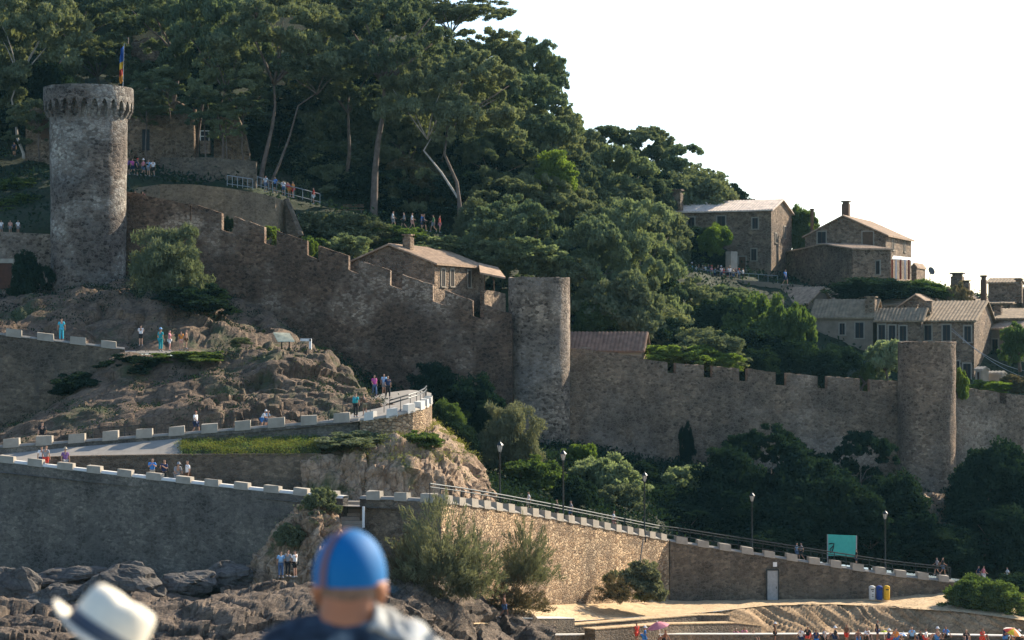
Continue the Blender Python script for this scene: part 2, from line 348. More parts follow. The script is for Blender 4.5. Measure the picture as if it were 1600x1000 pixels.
loft('paved_ramp', [
    [(-200, 755, 149.9), (0, 725, 149.9), (110, 717.5, 150.3), (284, 714, 150.6)],
    [(-200, 750, 153.6), (0, 710, 153.6), (110, 699, 153.6), (284, 685, 154)]],
    -200, 284, 40, 2, M['paving'], None, 'ramp')
loft('grass_bank', [
    [(284, 713, 150.4), (500, 712, 150.4)], [(284, 702, 151.2), (500, 700, 151.2)], [(284, 689, 154.1), (500, 680, 154.6)]],
    284, 500, 60, 4, M['earth'], lumpy(.2, .5), 'bank', smooth=True)
loft('lower_walkway', [
    [(-200, 722, 147.4), (0, 738, 146.2), (130, 752, 145.2), (250, 764, 144), (380, 776, 142), (500, 788, 139.6), (560, 792, 138), (690, 798, 136.6)],
    [(-200, 712, 150.5), (0, 728, 150.5), (130, 742, 150.5), (250, 754, 150.5), (380, 764, 150.5), (500, 772, 150.5), (560, 778, 150.5), (690, 785, 152)]],
    -200, 690, 60, 2, M['asphalt'], None, 'walk')
loft('cliff', [
    [(470, 790, 147), (560, 790, 146), (640, 790, 146), (700, 796, 148), (780, 810, 153)],
    [(470, 745, 149), (560, 735, 147.5), (640, 735, 147), (700, 745, 149), (780, 795, 154)],
    [(470, 716, 150.6), (500, 700, 151.6), (560, 690, 151.5), (620, 684, 151), (680, 680, 153), (720, 705, 155), (760, 760, 157), (780, 795, 157)],
    [(470, 700, 152), (500, 680, 154), (560, 672, 154.6), (620, 668, 154), (680, 664, 157), (720, 690, 159), (760, 740, 160), (780, 785, 160)],
    [(470, 690, 156), (500, 690, 156), (560, 680, 158), (620, 670, 162), (680, 655, 168), (720, 700, 170), (760, 760, 172), (780, 790, 170)]],
    470, 780, 200, [14, 14, 8, 6], M['rock_warm'], rockd(1.0, .14, .5, .5, .25, 1.5, (1, 1, .7)), 'cliff')
loft('shore_rocks', [
    [(-200, 1200, 95), (800, 1200, 100), (860, 1150, 120)],
    [(-200, 1030, 108), (0, 1020, 108), (240, 1010, 108), (500, 1010, 112), (800, 1020, 128), (860, 1030, 132)],
    [(-200, 975, 114), (0, 968, 116), (100, 978, 116), (240, 952, 116), (330, 930, 117), (440, 935, 120), (560, 935, 122), (640, 942, 125), (700, 958, 130), (770, 982, 134), (860, 1008, 137)],
    [(-200, 965, 118), (0, 954, 119), (100, 963, 119), (240, 937, 121), (330, 912, 123), (440, 910, 126), (560, 915, 126), (640, 925, 129), (700, 945, 133), (770, 973, 136.5), (860, 1000, 138)],
    [(-200, 985, 126), (0, 975, 126), (240, 955, 129), (330, 930, 131), (440, 905, 133.5), (560, 905, 134.5), (640, 915, 135), (700, 935, 136), (770, 960, 138), (860, 990, 139)],
    [(-200, 890, 145), (0, 900, 144), (240, 915, 142.5), (440, 895, 140), (560, 900, 138), (640, 910, 137), (700, 935, 139), (770, 950, 144), (860, 985, 145)]],
    -200, 860, 330, [10, 34, 12, 14, 14], M['rock_fore'], shored, 'shore')
loft('rock_knoll', [
    [(380, 925, 133), (560, 925, 132)],
    [(380, 905, 135), (400, 895, 134), (480, 890, 132), (560, 890, 133)],
    [(380, 895, 138.4), (410, 850, 136.4), (440, 820, 135.5), (500, 810, 134), (540, 850, 135.4), (560, 880, 136.5)],
    [(380, 892, 139.4), (420, 845, 138.3), (460, 790, 137.8), (490, 775, 137.2), (520, 775, 137.2), (535, 800, 137.3), (550, 850, 137.3), (560, 880, 137.3)],
    [(380, 900, 143), (460, 800, 142), (520, 790, 141), (560, 890, 140)]],
    380, 560, 130, [4, 16, 16, 4], M['rock_warm'], rockd(.5, .2, .6, .7, .3, 1.8), 'knoll')
# beach
loft('upper_sand', [
    [(740, 975, 134), (900, 970, 150), (1000, 964, 158), (1100, 957, 165), (1200, 946, 171.3), (1300, 944, 173.5), (1380, 948, 174), (1500, 956, 172), (1600, 969, 170), (1800, 995, 166)],
    [(740, 958, 139), (840, 953, 149), (900, 948, 156), (1045, 939, 174), (1200, 938, 176), (1380, 938, 178), (1430, 930, 180), (1490, 915, 184), (1600, 905, 192), (1800, 915, 200)],
    [(740, 930, 150), (840, 935, 156), (900, 935, 163), (1045, 930, 180), (1200, 930, 182), (1380, 925, 184), (1490, 908, 188), (1600, 898, 197), (1800, 905, 205)]],
    740, 1800, 160, [5, 1], M['sand'], lumpy(.12, .5), 'usand', smooth=True)
def ridges(p): 
    q = Vector((p.x*1.7+p.z*2.9+1.2*noise.noise(p*.3), p.y*.2, p.z*.16)); return .14*(1-abs(noise.noise(q*.9))*2.4)+.26*noise.noise(q*2.3)+.14*noise.noise(q*5.3)+.25*noise.noise(p*.25)
loft('sand_slope', [
    [(880, 994, 151), (1000, 988, 158), (1200, 994, 168), (1400, 992, 171), (1600, 994, 169.5), (1800, 1012, 166)],
    [(880, 971, 150.2), (1000, 964.5, 158.4), (1100, 957.5, 165.4), (1200, 946.5, 171.5), (1300, 944, 173.7), (1380, 947, 174.4), (1500, 955, 172.4), (1600, 968, 170.4), (1800, 994, 166.4)]],
    880, 1800, 420, 16, M['sand_slope'], ridges, 'sslope', smooth=True)
loft('beach', [
    [(740, 1500, 95), (1800, 1500, 95)],
    [(740, 1100, 128), (1800, 1100, 132)],
    [(740, 1020, 142), (1000, 1010, 152), (1200, 1003, 160), (1400, 1002, 162), (1800, 1020, 158)],
    [(740, 985, 149), (900, 982, 153), (1000, 985, 159), (1200, 990, 170), (1400, 988, 173), (1600, 990, 171.6), (1800, 1008, 168)]],
    740, 1800, 100, [2, 4, 6], M['sand'], lumpy(.15, .6), 'beach', smooth=True)
# rock under the corner tower
loft('tower_rock', [
    [(1380, 830, 199), (1440, 822, 198), (1500, 825, 198), (1540, 830, 199)],
    [(1380, 805, 203), (1430, 800, 201.5), (1455, 802, 199.5), (1480, 812, 198.5), (1495, 808, 199), (1540, 816, 201)],
    [(1380, 780, 208), (1405, 772, 203.6), (1445, 768, 202), (1490, 772, 203), (1500, 780, 204), (1540, 790, 208)]],
    1380, 1540, 60, [8, 14], M['rock_warm'], rockd(.4, .2, .5, .6, .2, 1.5), 'trock')
# terrace the two onlookers in front stand on
mb = MB(); mb.box((0, 2, 22.65), (24, 10, 2.2)); mb.box((0, 2, 10.7), (24.5, 10.5, 21.69)); mb.build('lookout_terrace', M['paving'])['kind'] = 'structure'
# ---------------------------------------------------------------- walls
def wallmesh(mb, pts, th, z0off=0):
    """pts: (px, ytop, ybot, Y) along the wall; a solid ribbon of thickness th set back from the line"""
    T = [P(a, b, d) for a, b, c, d in pts]; B = [P(a, c, d) for a, b, c, d in pts]
    nrm = []
    for i in range(len(T)):
        d = T[min(i+1, len(T)-1)]-T[max(i-1, 0)]; d.z = 0; d.normalize(); nrm.append(Vector((-d.y, d.x, 0)))
    Tb = [t+n*th for t, n in zip(T, nrm)]; Bb = [t+n*th for t, n in zip(B, nrm)]
    mb.grid([B, T, Tb, Bb, B])
    for i in (0, -1): mb.quad(B[i], T[i], Tb[i], Bb[i])
    return T, nrm
def lerp_pts(pts, x):
    if x <= pts[0][0]: return pts[0]
    for a, b in zip(pts, pts[1:]):
        if x <= b[0]: t = (x-a[0])/(b[0]-a[0]); return tuple(u+(v-u)*t for u, v in zip(a, b))
    return pts[-1]
def densify(pts, step=18):
    out = [pts[0]]
    for a, b in zip(pts, pts[1:]):
        k = max(1, int(abs(b[0]-a[0])/step))
        for i in range(1, k+1): out.append(tuple(u+(v-u)*i/k for u, v in zip(a, b)))
    return out
def roughen(mb, pts, amp): pass
def crenellated(name, label, pts, mer, th, mat, rag=.12):
    """mer: (px0, ytop0, px1, ytop1) merlons standing on the body"""
    c = P(*[lerp_pts(pts, (pts[0][0]+pts[-1][0])/2)[i] for i in (0, 2, 3)])
    t = thing(name, label, 'castle wall', c)
    mb = MB(); d = densify(pts, 12)
    d = [(a, b+rnd.uniform(-1, 1)*rag*6 if 0 < i < len(d)-1 else b, c_, e) for i, (a, b, c_, e) in enumerate(d)]
    wallmesh(mb, d, th); mb.build('wall_body', mat, t)
    for (a, ya, b, yb) in mer:
        m = MB(); k = max(2, int((b-a)/7)); q = []
        for i in range(k+1):
            x = a+(b-a)*i/k; L = lerp_pts(pts, x); y = ya+(yb-ya)*i/k+rnd.uniform(-.9, .9)*(1 if 0 < i < k else .5)
            q.append((x+rnd.uniform(-.5, .5), y, L[1]+1.5, L[3]-.012))
        wallmesh(m, q, th+.02); m.build('merlon', mat, t)
    return t
# descending wall, left round tower -> middle round tower
MW = [(186, 312, 455, 203), (240, 324, 470, 203), (298, 345, 480, 203), (347, 360, 490, 202.6), (414, 380, 510, 202), (480, 399, 560, 201.6), (545, 422, 610, 201), (610, 446, 660, 200.6), (675, 470, 690, 200), (738, 494, 715, 199.6), (800, 512, 745, 199)]
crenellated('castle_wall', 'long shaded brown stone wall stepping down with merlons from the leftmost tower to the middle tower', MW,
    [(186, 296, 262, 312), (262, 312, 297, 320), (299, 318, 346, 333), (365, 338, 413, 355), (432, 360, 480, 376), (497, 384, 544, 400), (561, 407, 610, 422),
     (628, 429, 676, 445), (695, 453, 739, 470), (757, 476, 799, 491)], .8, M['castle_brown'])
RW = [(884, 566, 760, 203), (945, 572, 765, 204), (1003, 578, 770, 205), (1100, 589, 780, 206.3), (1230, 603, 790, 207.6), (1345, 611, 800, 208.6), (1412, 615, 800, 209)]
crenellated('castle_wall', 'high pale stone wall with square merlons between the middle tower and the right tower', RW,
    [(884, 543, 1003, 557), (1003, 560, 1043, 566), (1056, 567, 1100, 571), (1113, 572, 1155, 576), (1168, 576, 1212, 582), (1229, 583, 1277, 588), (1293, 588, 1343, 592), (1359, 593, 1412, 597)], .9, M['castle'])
FW = [(1482, 622, 800, 210), (1560, 630, 800, 213), (1620, 640, 800, 216), (1760, 655, 810, 224)]
crenellated('castle_wall', 'short stretch of stone wall right of the rightmost tower running out of the picture', FW,
    [(1482, 602, 1500, 606), (1502, 605, 1558, 612), (1572, 614, 1630, 622), (1646, 624, 1700, 634)], .9, M['castle'])
# slits and corbel stubs in the merlons of the high wall
LW = [(-180, 352, 500, 207), (0, 362, 480, 206), (82, 366, 470, 205)]
t = thing('stone_wall', 'low grey stone wall with a rusty brown gate left of the leftmost tower', 'wall', P(30, 440, 205))
mb = MB(); wallmesh(mb, densify(LW), .8); mb.build('wall_body', M['tower'], t)
mb = MB(); q = [(-12, 411, 452, 205.93), (18, 412, 452, 205.6)]; wallmesh(mb, q, .1); mb.build('gate', plain('rusty_brown', (.09, .035, .02), .7), t)
mb = MB()
for x0, x1, y0, y1 in ((-16, -12, 405, 453), (18, 21, 405, 453), (-16, 21, 404, 411)):
    wallmesh(mb, [(x0, y0, y1, 205.85), (x1, y0, y1, 205.5)], .1)
mb.build('gate_frame', M['plaster'], t)

# ---------------------------------------------------------------- towers
def tower(label, px, Y, prof, mat, rim=.35, seg=72):
    """prof: (radius px, y) from bottom to top"""
    c = P(px, prof[0][1], Y); t = thing('round_tower', label, 'tower', c)
    k = Y/F; mb = MB(); pr = []
    for (r0, y0), (r1, y1) in zip(prof, prof[1:]):
        for i in range(10): s = i/10; pr.append(((r0+(r1-r0)*s)*k, (c.z-c.z)+(prof[0][1]-(y0+(y1-y0)*s))*k))
    pr.append((prof[-1][0]*k, (prof[0][1]-prof[-1][1])*k)); H = pr[-1][1]; rt = pr[-1][0]
    pr += [(rt-rim, H), (rt-rim, H-.7), (.05, H-.65)]
    mb.lathe(c, pr, seg, cap=False)
    for i, v in enumerate(mb.v):                        # masonry is never a perfect cylinder
        d = noise.noise(Vector((v.x*.9, v.y*.9, v.z*.7)))*.07+noise.noise(v*2.3)*.035
        rr = Vector((v.x-c.x, v.y-c.y, 0)).normalized(); mb.v[i] = v+rr*d
        if abs(v.z-(c.z+H)) < .02: mb.v[i].z += noise.noise(v*1.2)*.14
    mb.build('tower_body', mat, t, smooth=True)
    return t, c, H, k
tower('plain round stone tower in the middle joining the two big castle walls', 842.5, 202, [(50, 790), (49, 745), (48, 640), (48, 440), (48, 434)], M['tower'])
tower('plain round stone tower furthest right standing above the dark trees', 1448, 208, [(44, 850), (45, 790), (44.5, 700), (44.5, 545), (45, 534)], M['castle'])
t, c, H, k = tower('tall round crowned tower with a small flag, furthest left', 138.5, 201, [(58, 470), (57, 445), (58.5, 300), (60, 200), (61, 150)], M['tower_left'])
# overhanging ring on arched corbels
mb = MB(); n = 28; sub = 8; Ro, Ri = 69*k, 61.6*k; ztop = c.z+(470-139)*k; zb = c.z+(470-178)*k; zarch = c.z+(470-163)*k
out = []; G = [[], [], [], [], []]
for j in range(n*sub+1):
    a = 2*math.pi*j/(n*sub); u = (j % sub)/sub; arch = math.sin(math.pi*min(1, max(0, (u-.17)/.66)))**.5 if .17 < u < .83 else 0
    zz = zb+(zarch-zb)*arch+(zarch-zb)*.15; e = Vector((math.cos(a), math.sin(a), 0)); top = ztop+noise.noise(e*3)*.06
    for g, (r_, z_) in zip(G, ((Ri, zz+.25*arch), (Ro, zz), (Ro+.02, (zz+top)/2), (Ro, top), (Ri-.5*k*10, top))): g.append(Vector((c.x, c.y, z_))+e*r_)
mb.grid(G); mb.build('parapet_ring', M['tower_left'], t)
for j in range(n):
    a = 2*math.pi*(j)/n; m2 = MB(); e = Vector((math.cos(a), math.sin(a), 0)); s = Vector((-e.y, e.x, 0))*.12
    o = Vector((c.x, c.y, 0)); z0 = zb-.5; r0 = Ri-.12; r1 = Ro-.04; zt = zb+.02+(zarch-zb)*.15
    m2.hexa([o+e*r0-s+Vector((0, 0, z0)), o+e*(r0+.2)-s+Vector((0, 0, z0)), o+e*(r0+.2)+s+Vector((0, 0, z0)), o+e*r0+s+Vector((0, 0, z0))],
            [o+e*r0-s+Vector((0, 0, zt)), o+e*r1-s+Vector((0, 0, zt)), o+e*r1+s+Vector((0, 0, zt)), o+e*r0+s+Vector((0, 0, zt))])
    m2.build('corbel', M['tower_left'], t)
f0 = P(190, 140, 203); ft = P(194, 68, 203)
fl = thing('flag', 'limp blue yellow and red flag on a thin pole above the leftmost tower', 'flag', (f0.x+.1, f0.y, ztop-.6))
mb = MB(); mb.tube([(f0.x+.1, f0.y, ztop-.6), (ft.x, ft.y, ft.z)], [.05, .03], 6); mb.build('pole', M['metal_grey'], fl)
for nm, c_, y0, y1 in (('blue_band', (.02, .10, .35), 72, 95), ('yellow_band', (.65, .42, .04), 95, 106), ('red_band', (.42, .05, .03), 106, 116), ('orange_band', (.6, .25, .03), 116, 127)):
    mb = MB(); G = []
    for i in range(7):
        y = y0+(y1-y0)*i/6; wv = (y-60)/67; L = []
        for j in range(6):
            u = j/5; p = P(193.5-1.2*wv-u*(2+4.5*math.sin(wv*2.6+.2*math.sin(y*.3))), y+u*4, 203); p.y += .16*math.sin(u*9+y*.12); L.append(p)
        G.append(L)
    mb.grid(G); mb.build(nm, cloth(nm, c_), fl)

# ---------------------------------------------------------------- low walls with pale blocks
def parapet(name, label, pts, th, mat, nblk, blk_h=.55, blk_frac=.5, depth=None, slope_cope=True, blkmat=None, cope='plaster_dim', xr=None, slit=False, body_var=None):
    """retaining wall whose top carries evenly spaced pale blocks; pts (px, ytop, ybot, Y)"""
    c = P(*[lerp_pts(pts, (pts[0][0]+pts[-1][0])/2)[i] for i in (0, 2, 3)])
    t = thing(name, label, 'retaining wall', c); d = densify(pts, 14)
    mb = MB(); T, nr = wallmesh(mb, d, th); 
    mb.build('wall_body', mat, t)
    # world-length parametrisation
    L = [0]
    for a, b in zip(T, T[1:]): L.append(L[-1]+(b-a).length)
    def at(s):
        s = min(max(s, 0), L[-1])
        for i in range(len(L)-1):
            if s <= L[i+1]+1e-9:
                u = (s-L[i])/(L[i+1]-L[i]); return T[i].lerp(T[i+1], u), nr[i].lerp(nr[i+1], u).normalized()
        return T[-1], nr[-1]
    cp = MB(); K = 80; rows_ = [[], [], [], [], []]
    for i in range(K+1):
        p, n = at(L[-1]*i/K)
        for r_, (dn, dz) in zip(rows_, ((-.05, -.02), (-.05, .04), (.12, .17), (th+.04, .17), (th+.04, -.02))): r_.append(p+n*dn+Vector((0, 0, dz)))
    cp.grid(rows_); cp.build('coping', M[cope], t)  # coping added with a sloped front edge to catch the sun
    step = L[-1]/nblk; z = Vector((0, 0, 1))
    for i in range(nblk):
        s0 = step*(i+.25)+rnd.uniform(-.05, .05); s1 = s0+step*blk_frac*rnd.uniform(.95, 1.05); h = blk_h*rnd.uniform(.95, 1.05)
        (p0, n0), (p1, n1) = at(s0), at(s1); m = MB(); fr, bk = -.09, min(th, .45)+.06
        ix = (p0-p1).normalized()*.02
        b4 = [p0+n0*fr-z*.06, p1+n1*fr-z*.06, p1+n1*bk-z*.05, p0+n0*bk-z*.05]
        t4 = [p0+n0*(fr+.02)+z*h-ix, p1+n1*(fr+.02)+z*h+ix, p1+n1*(bk-.02)+z*h+ix, p0+n0*(bk-.02)+z*h-ix]
        t4 = [q+Vector((rnd.uniform(-.025, .025), rnd.uniform(-.02, .02), rnd.uniform(-.045, .02))) for q in t4]
        m.hexa(b4, t4); m.build('block', blkmat or M['plaster'], t)
    return t, at, L[-1]
SW = [(-150, 703, 930, 148), (0, 721, 925, 146.6), (130, 736, 925, 145.4), (250, 750, 925, 144), (380, 764, 920, 142), (500, 776, 910, 140), (536, 779, 905, 139)]
parapet('sea_wall', 'tall grey sea wall on the left with pale blocks along its top', SW, .6, M['sea_wall'], 15, .46, cope='coping')  # white coping colour stands in for sunlit wall top between blocks
SW2 = [(562, 779, 960, 138.6), (620, 781, 965, 137.6), (688, 785, 970, 136)]
parapet('promenade_wall', 'short brown promenade wall with a few pale blocks behind the man in the blue cap', SW2, .6, M['brown_wall'], 3)
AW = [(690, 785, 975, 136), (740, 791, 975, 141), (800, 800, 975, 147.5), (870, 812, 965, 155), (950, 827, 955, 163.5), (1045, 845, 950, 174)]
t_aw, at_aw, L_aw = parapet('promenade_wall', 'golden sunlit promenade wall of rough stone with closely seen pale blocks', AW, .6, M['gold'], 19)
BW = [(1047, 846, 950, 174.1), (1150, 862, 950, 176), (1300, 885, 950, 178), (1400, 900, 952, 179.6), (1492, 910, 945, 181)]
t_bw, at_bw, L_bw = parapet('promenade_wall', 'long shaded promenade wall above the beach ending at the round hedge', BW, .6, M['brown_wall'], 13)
ps = []
PW = [(-60, 703, 722, 154), (80, 694, 714, 154), (284, 679, 705, 154.2), (430, 667, 690, 155), (560, 657, 690, 155.4)]
parapet('ramp_wall', 'low wall with pale blocks along the upper edge of the paved ramp', PW, .45, M['sea_wall'], 12, .66)
UW = [(-200, 503, 740, 173.8), (0, 523, 740, 174), (100, 535, 725, 174.8), (195, 546, 690, 175.6)]
parapet('path_wall', 'grey retaining wall of the upper path with pale blocks, upper left', UW, .5, M['brown_wall'], 8, .6)
# inner retaining wall
IW = [(60, 716, 775, 150.6), (150, 714, 775, 150.9), (280, 712, 780, 151), (400, 711, 790, 151.1), (498, 711, 795, 151.2)]
t = thing('inner_wall', 'plain brown stone wall under the grass bank behind the lower walkway', 'wall', P(300, 780, 150))
mb = MB(); wallmesh(mb, [(a, b, c_, d-.9) for a, b, c_, d in densify(IW)], .7); mb.build('wall_body', M['brown_wall'], t)
mb = MB(); wallmesh(mb, [(a, b-2.2, b-.1, d-.96) for a, b, c_, d in densify(IW)], .8); mb.build('coping', M['brown_wall'], t)
# curved wall of the viewpoint
VW = [(562, 657, 705, 154.6), (590, 654, 706, 153.6), (618, 650, 704, 153.4), (645, 643, 700, 154.6), (662, 638, 696, 156.6), (672, 633, 690, 159.5), (675, 629, 680, 163)]
t, at_v, L_v = parapet('viewpoint_wall', 'curved sunlit stone wall carrying the viewpoint with white blocks and a dark railing', VW, .5, M['gold'], 7, .62, .45, blkmat=M['coping'], cope='plaster')
mb = MB(); z = Vector((0, 0, 1))
for h in (.95, 1.2):
    mb.tube([at_v(L_v*i/30)[0]+at_v(L_v*i/30)[1]*.45+z*(h+.12*i/30) for i in range(6, 31)], .06, 6)
for i in range(2, 11):
    p, n = at_v(L_v*i/10); mb.tube([p+n*.45, p+n*.45+z*1.3], .03, 5)
mb.build('railing', M['metal'], t)
# promenade railing
rl = thing('promenade_railing', 'long dark double-rail handrail along the promenade above the golden and shaded walls', 'railing', P(1045, 845, 175))
pts = [at_aw(L_aw*i/24) for i in range(0, 25)]+[at_bw(L_bw*i/24) for i in range(1, 25)]
for h, rr in ((1.22, .055), (1.0, .04), (.55, .03)):
    mb = MB(); mb.tube([p+n*.85+z*h for p, n in pts], rr, 6); mb.build('rail', M['metal'], rl)
for i, (p, n) in enumerate(pts):
    if i % 1 == 0: m = MB(); m.tube([p+n*.85-z*.3, p+n*.85+z*1.24], .035, 6); m.build('post', M['metal'], rl)
# the bit of rock wall railing left of platform (slim posts along the path)
for (x0, x1, lab) in ((95, 420, 'row of slim wire fence posts behind the low blocks of the ramp'), (470, 600, 'slim handrail at the near end of the viewpoint path')):
    rp = thing('path_fence', lab, 'fence', hit((x0+x1)/2, 672, 158, ['path2']))
    xs = [x0+(x1-x0)*i/(13 if x1-x0 > 200 else 6) for i in range(14 if x1-x0 > 200 else 7)]; tops = []
    for x in xs:
        p = P(x, *samp([(0, 706, 156.6), (100, 695, 156.8), (300, 680, 157.2), (430, 668, 158), (560, 652, 159), (610, 645, 160)], x))
        m = MB(); m.tube([p-z*.3, p+z*1.15], .03, 5); m.build('post', M['metal'], rp); tops.append(p+z*1.05)
    m = MB(); m.tube(tops, .012, 4); m.tube([q-z*.45 for q in tops], .012, 4); m.build('wire', M['metal'], rp)

# stairs with white post
st = thing('stone_steps', 'stone steps beside a white post going down between sea wall and promenade wall', 'stairs', P(555, 835, 138))
mb = MB()
for i in range(9):
    p = P(550, 783+i*6, 141-i*.45); mb.box((p.x, p.y, p.z-2), (1.5, .5, 4-.002*i))
mb.build('steps', M['plaster'], st)
m = MB(); p = P(568, 822, 137); m.box((p.x, p.y, p.z+.6), (.16, .16, 1.4)); m.build('white_post', M['white'], st)

# concrete ledges and terrace walls at the back of the beach
def ledge(label, pts, th, mat=None, cop=True):
    t = thing('terrace_wall', label, 'low wall', P(*[pts[len(pts)//2][i] for i in (0, 2, 3)]))
    mb = MB(); wallmesh(mb, densify(pts, 30), th); mb.build('wall_body', mat or M['brown_wall'], t)
    mb = MB(); wallmesh(mb, [(a, b-1.6, b-.05, d-.06) for a, b, c_, d in densify(pts, 30)], th+.12); mb.build('coping', M['coping'] if cop else M['sand'], t)
ledge('pale concrete ledge left of the sand bank below the golden wall', [(760, 967, 1010, 137.6), (830, 967, 1010, 141), (898, 967, 1010, 146)], 1.2)
ledge('low stone terrace wall just above the pink parasol', [(892, 978, 1000, 146), (1000, 969, 990, 153), (1090, 962, 985, 160), (1140, 962, 985, 163)], .9, cop=False)
ledge('low stone terrace wall in the middle right beside the sand slope', [(930, 984, 1004, 143.5), (1040, 976, 1000, 151), (1150, 974, 1000, 159), (1190, 978, 1000, 162)], .9, cop=False)
ledge('long pale concrete kerb behind the sunbathers', [(862, 993, 1020, 142), (1000, 992, 1020, 149), (1200, 992, 1010, 158), (1400, 991.5, 1010, 163.5), (1700, 997, 1015, 164)], .5)
# curved tan bastion on the upper terrace
t = thing('bastion_wall', 'big curved tan retaining wall on the terrace behind the descending castle wall', 'wall', P(330, 360, 216))
mb = MB(); BWp = [(196, 303, 420, 222), (215, 293, 420, 218), (250, 288, 420, 215.6), (300, 288, 420, 214.4), (350, 293, 420, 214), (400, 301, 430, 214.2), (430, 308, 430, 215.4), (444, 314, 430, 217.5)]
wallmesh(mb, densify(BWp, 8), .8); mb.build('wall_body', stone('tan_stone', [(.17, .13, .08), (.22, .17, .11), (.28, .22, .145)], (.22, .17, .12), 3, bump=.3), t)
mb = MB(); mb.quad(P(444, 316, 217.5), P(470, 372, 216), P(452, 400, 216), P(444, 400, 217.5)); mb.tube([P(447, 312, 217), P(470, 370, 215.5)], [.35, .4], 6); mb.build('sloping_end', M['brown_wall'], t)

